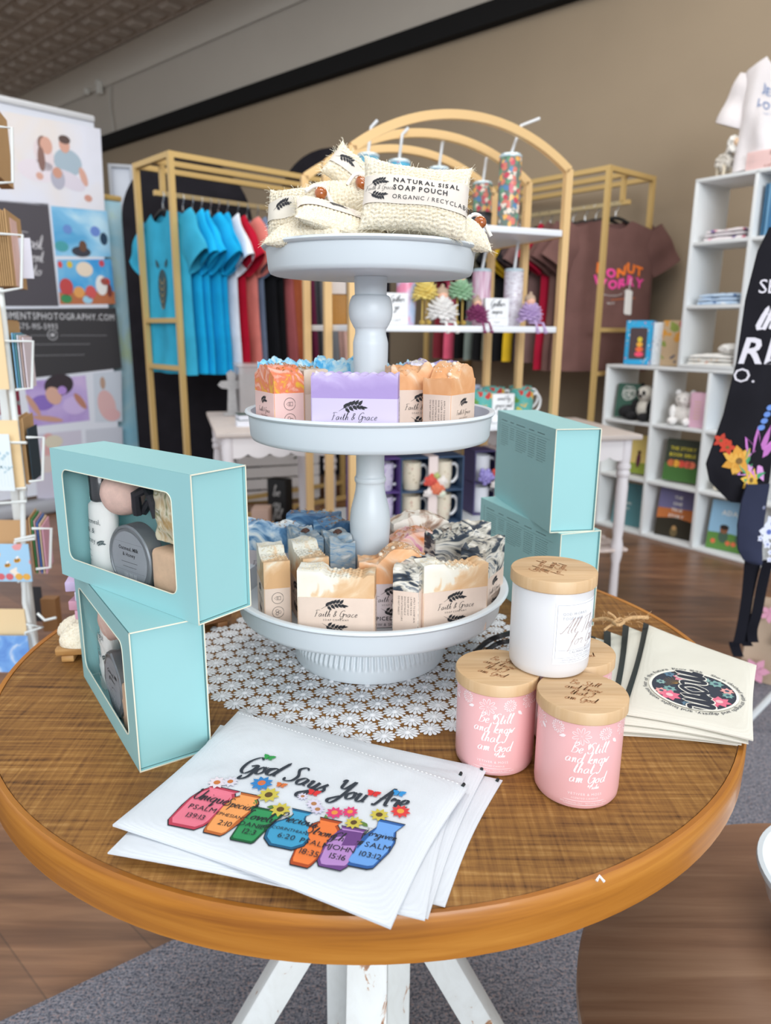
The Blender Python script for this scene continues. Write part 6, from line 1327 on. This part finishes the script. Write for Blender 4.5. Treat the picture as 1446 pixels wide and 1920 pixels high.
for x_, y_, n_ in ((56, 629, 8), (113, 629, 17), (62, 646, 20), (62, 667, 18)):
    a_, b_ = bl(x_, y_); x = a_
    for k in range(n_): D_.put(line2([(x, b_), (x+.014, b_+.002*(k % 2))], .012), M('#8f8f93', .7), .002); x += .0185
quad([(44, 716), (160, 704), (168, 788), (60, 800)], swirl('lilac_photo', [(.3, '#a88ccc'), (.5, '#bca6dc'), (.7, '#d2bce4')], 3, 1, rough=.5)); dsc(110, 722, 26, 20, '#3a3238', .002, .2); dsc(100, 742, 13, 17, '#d8ac9a', .0028, .5); dsc(116, 732, 8, 8, '#b490d8', .0034); dsc(140, 760, 22, 17, '#cdb8e6', .003); dsc(80, 755, 20, 14, '#8a70c0', .0015); dsc(150, 752, 6, 18, '#b98270', .0032, .6); dsc(62, 760, 5, 22, '#c99a86', .0025, .5); dsc(90, 785, 26, 5, '#c99a86', .0028, -.2)
quad([(174, 700), (227, 695), (229, 790), (178, 792)], M('#ccd4e0', .6)); dsc(192, 718, 5, 12, '#b89a88', .002); dsc(200, 760, 17, 30, '#dcb4b4', .0022, .2); dsc(210, 778, 16, 12, '#dcb0b2', .0024)
quad([(60, 815), (152, 806), (158, 935), (70, 935)], M('#ccc8d8', .6)); quad([(160, 806), (229, 800), (232, 935), (166, 935)], M('#c8ccd8', .6)); dsc(92, 838, 14, 26, '#d8a8a8', .002); dsc(100, 828, 16, 12, '#d8d0bc', .0025); dsc(88, 870, 15, 16, '#d8ccc8', .0022)
D_.build('banner_print', ps, label='family photographs and white lettering')
g2 = thing('roll_up_banner', (BX0+.16, BY0+.33, 0), BRZ, 'second banner with pale blue print edge behind the photography banner', 'banner')
mb = MB(); mb.box((.05, 0, 1.05), (.60, .004, 1.90)); mb.build('printed_sheet', swirl('pale_blue_banner', [(.3, '#8fd0ea'), (.55, '#bfe2ee'), (.7, '#c8e0b0')], 2.5, 1), g2, smooth=False); mb = MB(); mb.box((.05, 0, .045), (.64, .16, .088), r=.03); mb.build('base_case', M('#9a9ca2', .4), g2); mb = MB(); mb.box((.05, 0, 2.02), (.61, .03, .035), r=.01); mb.build('top_bar', M('#c8a868', .4), g2)
p = at_y(226, 310, 5.45); g3 = thing('white_screen', (p.x, p.y, 0), R(15), 'tall plain white screen with grey frame between banner and black arch', 'screen')
mb = MB(); mb.box((0, 0, (p.z)/2), (.15, .03, p.z-.03), r=.004); mb.build('screen_panel', M('#b9bfcb', .5), g3); mb = MB(); mb.bar((-.07, -.02, .001), (-.07, -.02, p.z), .022); mb.bar((.07, -.02, .001), (.07, -.02, p.z), .022); mb.bar((-.081, -.02, p.z-.008), (.081, -.02, p.z-.008), .02); mb.build('frame', M('#9a9da4', .4), g3)

# ------------------------------------------------------------------ greeting-card spinner at the left edge
CY = 1.66; sp = at_y(-8, 600, CY+.12)
g = thing('card_spinner', (sp.x, sp.y, 0), 0, 'white wire card spinner filled with greeting cards at the left edge', 'card rack'); WW = M('#e8ecea', .3)
mb = MB(); mb.bar((0, 0, .001), (0, 0, 1.75), .022, r=.006); mb.build('pole', WW, g)
for k in range(4): mb = MB(); a = R(20+90*k); mb.tube([(0, 0, .12), (.12*cos(a), .12*sin(a), .05), (.26*cos(a), .26*sin(a), .012)], .011, 8); mb.build('foot', WW, g)
def sl_(px, py, Y): p = at_y(px, py, Y); return Vector((p.x-sp.x, p.y-sp.y, p.z))
def wire(pts, Y, r_=.0032, closed=False): mb = MB(); mb.tube([sl_(x, y, Y+(q[0] if q else 0)) for x, y, *q in pts], r_, 6, closed=closed); return mb
pk = [[(-20, 236), (22, 240), (24, 342), (-20, 344)], [(-20, 437), (42, 441), (40, 540), (5, 546), (-20, 546)], [(-20, 639), (62, 640), (60, 728), (30, 731)], [(-20, 829), (50, 830)], [(50, 820), (82, 820), (80, 900), (55, 903)], [(60, 991), (96, 991), (94, 1064), (68, 1067)], [(28, 1012), (66, 1004), (66, 1010), (28, 1016), (35, 1092)], [(50, 1170), (80, 1176), (48, 1186), (47, 1204)], [(70, 1150), (84, 1163), (105, 1158)], [(-20, 920), (50, 915), (50, 940), (-20, 945)]]
for c_ in pk: wire(c_, CY-.02).build('wire_pocket', WW, g)
mb = MB(); mb.tube([sl_(0, 540, CY), sl_(44, 920, CY)], .007, 8); mb.build('side_upright', WW, g); mb = MB(); mb.tube([sl_(42, 920, CY), sl_(46, 1130, CY), sl_(72, 1240, CY)], .006, 8); mb.build('side_upright', WW, g)
KR, CR = M('#c39c6c', .8, var=.04, vs=9), M('#efd2a4', .8)
beeM = flowers('#a8d0ec', ['#e8b84a', '#f0c070', '#f4e8d8', '#e8a0a0'], 26, .3, 'bee_print')
def card(pxc, yt, yb, wpx, Y, mat, label, side=0, cat='card', tilt=0, grp=None, th=.0022):
    a = at_y(pxc, yt, Y); b = at_y(pxc+tilt, yb, Y); h = a.z-b.z; w_ = wpx/1372*Y*.97
    mb = MB(); mb.box((0, 0, h/2), (w_, th, h)); o = mb.build('envelope' if 'envelope' in label else 'greeting_card', mat, smooth=False); o.location = (b.x, b.y, b.z); o.rotation_euler = (0, R(0), R(side)); tag(o, label, cat, grp); return o
def stackc(px0, px1, yt, yb, n, mats, lab, grp, tilt=8, depth=140):
    for k in range(n):
        x = px0+(px1-px0)*k/max(1, n-1); card(x, yt+(k*7 % 5), yb, depth, CY+.07, mats[k % len(mats)], lab, side=106, cat='envelope' if 'envelope' in lab else 'card', tilt=tilt, grp=grp)
stackc(-14, 9, 205, 342, 9, [KR], 'kraft envelope standing edge-on in the topmost pocket of the card spinner', 'kraft envelopes in the top pocket', 2)
stackc(-18, 22, 402, 540, 11, [KR], 'kraft envelope standing edge-on in the second pocket from the top', 'kraft envelopes in the second pocket', 16)
card(27, 412, 538, 60, CY+.06, M('#e8c2b8', .7), 'blush pink card at the end of the second pocket from the top', side=106, tilt=10)
card(44, 446, 522, 30, CY+.10, M('#dfe3f0', .7), 'small white card sticking out right of the blush pink one', side=8, tilt=4)
stackc(22, 32, 600, 728, 5, [KR], 'kraft envelope edge-on in the third pocket beside the blue cards', 'kraft envelopes in the third pocket', 6, 110)
for k, (c_, nm) in enumerate((('#7ab8e0', 'sky blue'), ('#5a98a0', 'teal'), ('#d8dce8', 'pale grey'), ('#c8b0a8', 'beige'), ('#e8dce4', 'pale pink'))): card(38+4.6*k, 624+2*k, 726, 90, CY+.05, M(c_, .6), nm+' card edge-on in the third pocket of the card spinner', side=106, tilt=4)
card(-2, 570, 730, 24, CY-.03, CR, 'cream envelope at the very left edge in the third pocket', tilt=8, cat='envelope')
card(14, 788, 918, 62, CY-.01, CR, 'large cream envelope facing front in the fourth pocket', tilt=4, cat='envelope')
o = card(4, 814, 920, 46, CY-.035, M('#e6eef2', .7), 'white card with pale green flowers in front of the cream envelope', tilt=3)
D_ = Decal(lambda a, b, h: Vector((a, -.0014, b)))
for k in range(6): a = -.018+.008*k; D_.put(line2([(a, .01), (a+.003*sin(k), .07+.006*(k % 3))], .0008), M('#a8c4b0', .8)); D_.put([leaf(a, .04+.006*(k % 3), .010, .004, .8), leaf(a, .05, .010, .004, 2.3), disc(a+.003*sin(k), .074+.006*(k % 3), .004)], M('#b8d0d8', .8))
D_.build('card_print', o)
stackc(50, 60, 778, 898, 4, [KR], 'kraft envelope edge-on behind the cream envelope in the fourth pocket', 'kraft envelopes in the fourth pocket', 4, 110)
card(68, 800, 896, 70, CY+.05, M('#1f3440', .7), 'navy lettered card edge-on in the fourth pocket', side=102, tilt=2)
card(24, 975, 1026, 66, CY+.03, M('#cda274', .8), 'kraft envelope lying behind the bee card', tilt=2, cat='envelope')
o = card(28, 1020, 1090, 72, CY-.03, beeM, 'card with bees and yellow flowers on sky blue', tilt=0)
D_ = Decal(lambda a, b, h: Vector((a, -.0015-h, b)))
for x_, z_, s_ in ((.012, .052, 1.), (-.012, .040, .9), (-.038, .034, .8)):
    D_.put([disc(x_, z_, .0085*s_, .0055*s_, rot=.3)], M('#e8a83a', .7)); D_.put([disc(x_-.003, z_, .0014, .0045), disc(x_+.002, z_+.001, .0014, .0045)], M('#3a2a1a', .7), .0003); D_.put([disc(x_+.001, z_+.007, .005*s_, .003*s_, rot=.8)], M('#f0f0f0', .7), .0003)
for x_ in (-.03, -.01, .012, .03): D_.put(disc(x_, .012, .009, .008), M('#d86a70' if x_ < 0 else '#e8b050', .7), .0003)
D_.build('card_print', o)
for k, (c_, nm) in enumerate((('#c49a68', 'tan'), ('#3f8a50', 'green'), ('#c8a0a0', 'dusty'), ('#4a70b8', 'royal blue'), ('#e0c8a8', 'cream'), ('#e0a8bc', 'rose pink'))): card(68+4.4*k, 962+3*k, 1064, 80, CY+.05, M(c_, .6), nm+' card edge-on in the fifth pocket of the card spinner', side=106, tilt=4)
card(20, 1142, 1196, 66, CY-.01, CR, 'cream envelope in the lowest pocket of the card spinner', tilt=2, cat='envelope')
card(26, 1192, 1260, 80, CY-.035, swirl('blue_sky_card', [(.35, '#6a98dc'), (.5, '#7fb0ea'), (.62, '#dbe6f4')], 20, 1), 'blue card at the bottom of the card spinner', tilt=-2)
o = card(14, 690, 778, 50, CY+.22, flowers('#8a3044', ['#c86a80', '#c8c0c0', '#8a8a8c'], 40, .3, 'burgundy_print'), 'burgundy patterned card behind the third pocket', tilt=2)
card(94, 1120, 1180, 30, CY+.25, M('#8a6038', .6), 'brown boxed card pack low on the card spinner', tilt=6, th=.03)
card(66, 1100, 1165, 26, CY+.3, M('#2c2c30', .6), 'dark card deep inside the lower part of the card spinner', tilt=6)

# ------------------------------------------------------------------ aprons hanging at the right edge
def outline_sheet(pts_l, Y, xr, mat, nu=40, nv=70, yaw=.12, fold=.016, seed=0.):
    L_ = [at_y(x, y, Y) for x, y in pts_l]
    zs = [p.z for p in L_]
    def xl(z):
        for a, b in zip(L_, L_[1:]):
            if a.z >= z >= b.z: t_ = (a.z-z)/(a.z-b.z+1e-9); return a.x+(b.x-a.x)*t_
        return L_[-1].x if z < zs[-1] else L_[0].x
    def f(u, v, h=0):
        z = zs[-1]+(zs[0]-zs[-1])*v; a = xl(z); x = a+(xr-a)*u; return Vector((x, Y+yaw*(x-a)+fold*sin((x-a)*38+seed+z*2)*(1-v*.5)-h, z))
    return f, zs
AY = 1.80; fA_, zs = outline_sheet([(1446, 425), (1424, 470), (1402, 560), (1386, 680), (1362, 780), (1330, 872), (1337, 905)], AY, .98, None)
g = thing('lettered_apron', (0, 0, 0), 0, 'black apron with white lettering and a floral hem hanging at the right edge', 'apron')
def bot(u, v, h=0):    # slanting hem
    p = fA_(u, v, h); zb = zs[-1]; k = max(0, 1-v*3.); p.z -= .05*k*min(1, u*3.2); return p
mb = MB(); mb.sheet(lambda u, v: bot(u, v), 44, 70, lambda u, v: Vector((0, .006, 0))); mb.build('apron_cloth', fabric('#1d1c22', .15, 900), g)
def apx(px, py):      # print coordinates (x, z) on the apron
    p = at_y(px, py, AY+.01); return p.x, p.z
def fap(a, b, h):
    v = (b-zs[-1])/(zs[0]-zs[-1]); xl_ = fA_(0, min(1, max(0, v))).x; u = (a-xl_)/(.98-xl_); q = fA_(min(1, max(0, u)), min(1, max(0, v))); return Vector((a, q.y-.0015-h, b))
D_ = Decal(fap); AW = M('#dcd8e0', .8)
for s_, px, py, sz, sc_, ps in (('AS FOR ME AND', 1438, 478, .022, 0, 0), ('WE WILL SERVE', 1418, 550, .045, 0, -4), ('the', 1411, 618, .060, 1, 0), ('LORD', 1350, 680, .085, 0, -2), ('NO.', 1362, 716, .048, 0, 0)):
    a, b = apx(px, py)
    if s_ == 'WE WILL SERVE': D_.put(place(block('SERVE', sz, 0, .08), a-.0, b, 'l'), AW)
    elif s_ == 'LORD': it = block('RD', sz, 1, .06); D_.put(place((([(([(x+y*.18, y) for x, y in vs]), fs) for vs, fs in it[0]]), it[1]), apx(1384, py)[0], b, 'l'), AW)
    elif s_ == 'NO.': D_.put(place(block('O.', sz, 0, .1), apx(1374, 716)[0], b, 'l'), AW)
    elif s_ == 'the': D_.put(place(script(s_, sz, .12, .3), a, b, 'l'), AW)
def aflower(px, py, r_, cols, rot=0, sx=1., n=7):
    a, b = apx(px, py)
    for k in range(n): D_.put(leaf(a, b, r_, r_*.62*sx, rot+2*pi*k/n), M(cols[k % len(cols)], .8), .0008)
    D_.put(disc(a, b, r_*.2), M('#7a5a2a', .8), .0014)
aflower(1380, 862, .040, ['#d89a3a', '#e0aa4a']); aflower(1362, 838, .02, ['#c8402a'], n=5); aflower(1352, 826, .02, ['#c8402a', '#b83a28'], n=5)
for px, py, rot, L_ in ((1412, 862, 2.1, .07), (1416, 864, 1.7, .09), (1424, 862, 1.3, .09), (1430, 862, .9, .07), (1412, 872, 3.6, .05), (1412, 880, 4.4, .06), (1424, 872, 5.2, .05)): a, b = apx(px, py); D_.put(leaf(a, b, L_, .024, rot), M('#c878c4' if L_ > .055 else '#d89ad4', .8), .001)
for px, py, rot in ((1392, 880, .8), (1396, 870, 1.6), (1410, 895, .2), (1388, 895, -.6), (1400, 888, 2.4)): a, b = apx(px, py); D_.put(leaf(a, b, .045, .014, rot), M('#4a9a6a', .8), .0006)
aflower(1404, 898, .030, ['#e0b040', '#e8c050'], .3); a, b = apx(1441, 778)
for k in range(4): D_.put(disc(a-.006*k, b+.018-.016*k, .012, .007), M('#6a90d8', .8), .001)
D_.build('apron_print', g, label='white words and bright flowers')
fN, zn = outline_sheet([(1400, 908), (1390, 940), (1383, 985), (1384, 1030), (1396, 1052), (1412, 1058)], AY-.03, .95, None, seed=2.)
g = thing('floral_apron', (0, 0, 0), 0, 'navy apron with blue and white flowers hanging below the black one', 'apron')
mb = MB(); mb.sheet(lambda u, v: fN(u, v), 40, 40, lambda u, v: Vector((0, .006, 0))); mb.build('apron_cloth', fabric('#31354a', .1, 900), g)
D_ = Decal(lambda a, b, h: Vector((a, fN(max(0, min(1, (a-fN(0, .5).x)/(.95-fN(0, .5).x))), min(1, max(0, (b-zn[-1])/(zn[0]-zn[-1])))).y-.002-h, b)))
for px, py, r_ in ((1428, 990, .030), (1436, 975, .024), (1424, 1012, .012), (1428, 1026, .008), (1424, 1038, .008), (1440, 930, .012), (1418, 945, .006), (1410, 1000, .010)):
    a, b = apx(px, py)
    for k in range(5): D_.put(leaf(a, b, r_, r_*.7, 1.256*k+px), M('#d9dcec' if r_ > .007 else '#8a8ca0', .8))
    D_.put(disc(a, b, r_*.22), M('#5a6ab0', .8), .0005)
D_.build('apron_print', g)
for k, (pts, lab) in enumerate((([(1408, 1045), (1402, 1120), (1385, 1200), (1378, 1205), (1386, 1232)], 'black apron tie hanging at the right edge, left one of the pair'), ([(1442, 1050), (1424, 1130), (1412, 1175), (1414, 1205)], 'black apron tie hanging at the right edge, right one of the pair'), ([(1420, 1050), (1400, 1140), (1396, 1190), (1404, 1212)], 'black apron tie hanging between the two others'))):
    P = smooth_path([at_y(x, y, AY+.01+.01*k) for x, y in pts], 6); mb = MB(); n = len(P); w_ = .014
    mb.sheet(lambda u, v: P[min(n-1, int(round(v*(n-1))))]+Vector(((u-.5)*w_*2, .004*sin(v*9), 0)), 3, n-1, lambda u, v: Vector((0, .002, 0))); tag(mb.build('apron_tie', fabric('#16161e', .1, 900)), lab, 'apron tie')
g = thing('garment_stand', (1.50, AY+.10, 0), 0, 'black metal stand carrying the aprons just outside the right edge', 'stand')
mb = MB(); mb.bar((0, 0, .02), (0, 0, 1.62), .028); mb.build('pole', BLACK, g); mb = MB(); mb.bar((-.52, -.03, 1.60), (.1, -.03, 1.60), .02); mb.build('arm', BLACK, g); mb = MB(); mb.lathe([(0, 0.012), (.20, 0.012), (.20, .022), (0, .03)], 32); mb.build('base', BLACK, g)
p = at_z(1432, 1295, .012); g = thing('tote_bag', (p.x+.13, p.y+.05, .012), R(-12), 'beige tote bag with black script and pink flowers on the carpet at the right edge', 'bag')
mb = MB(); mb.sheet(lambda u, v: Vector(((u-.5)*.36*(1-.1*v), -.03*sin(pi*u)*(1-v*.5)+.01*sin(u*13), .30*v)), 24, 20, lambda u, v: Vector((0, .05*sin(pi*u)*(1-v)+.012, 0))); mb.build('bag_body', M('#b9a28c', .9, bump=.4, bs=300), g)
D_ = Decal(lambda a, b, h: Vector((a, -.036-h, b))); D_.put(place(script('bag', .07, .12), -.05, .15), M('#2c2a2c', .8)); D_.put([leaf(-.14, .05, .05, .03, k*1.05) for k in range(6)], M('#d898b0', .8), .001); D_.put([leaf(-.12, .26, .035, .02, k*1.2) for k in range(5)], M('#d898b0', .8), .001); D_.build('bag_print', g)
q0 = at_z(1452, 1300, .12); q1 = at_z(1392, 1362, .02); mb = MB(); mb.tube([q0, q1], .010, 8); tag(mb.build('white_metal_leg', M('#c9ccce', .4)), 'slanting white metal leg on the carpet beyond the display table', 'leg')
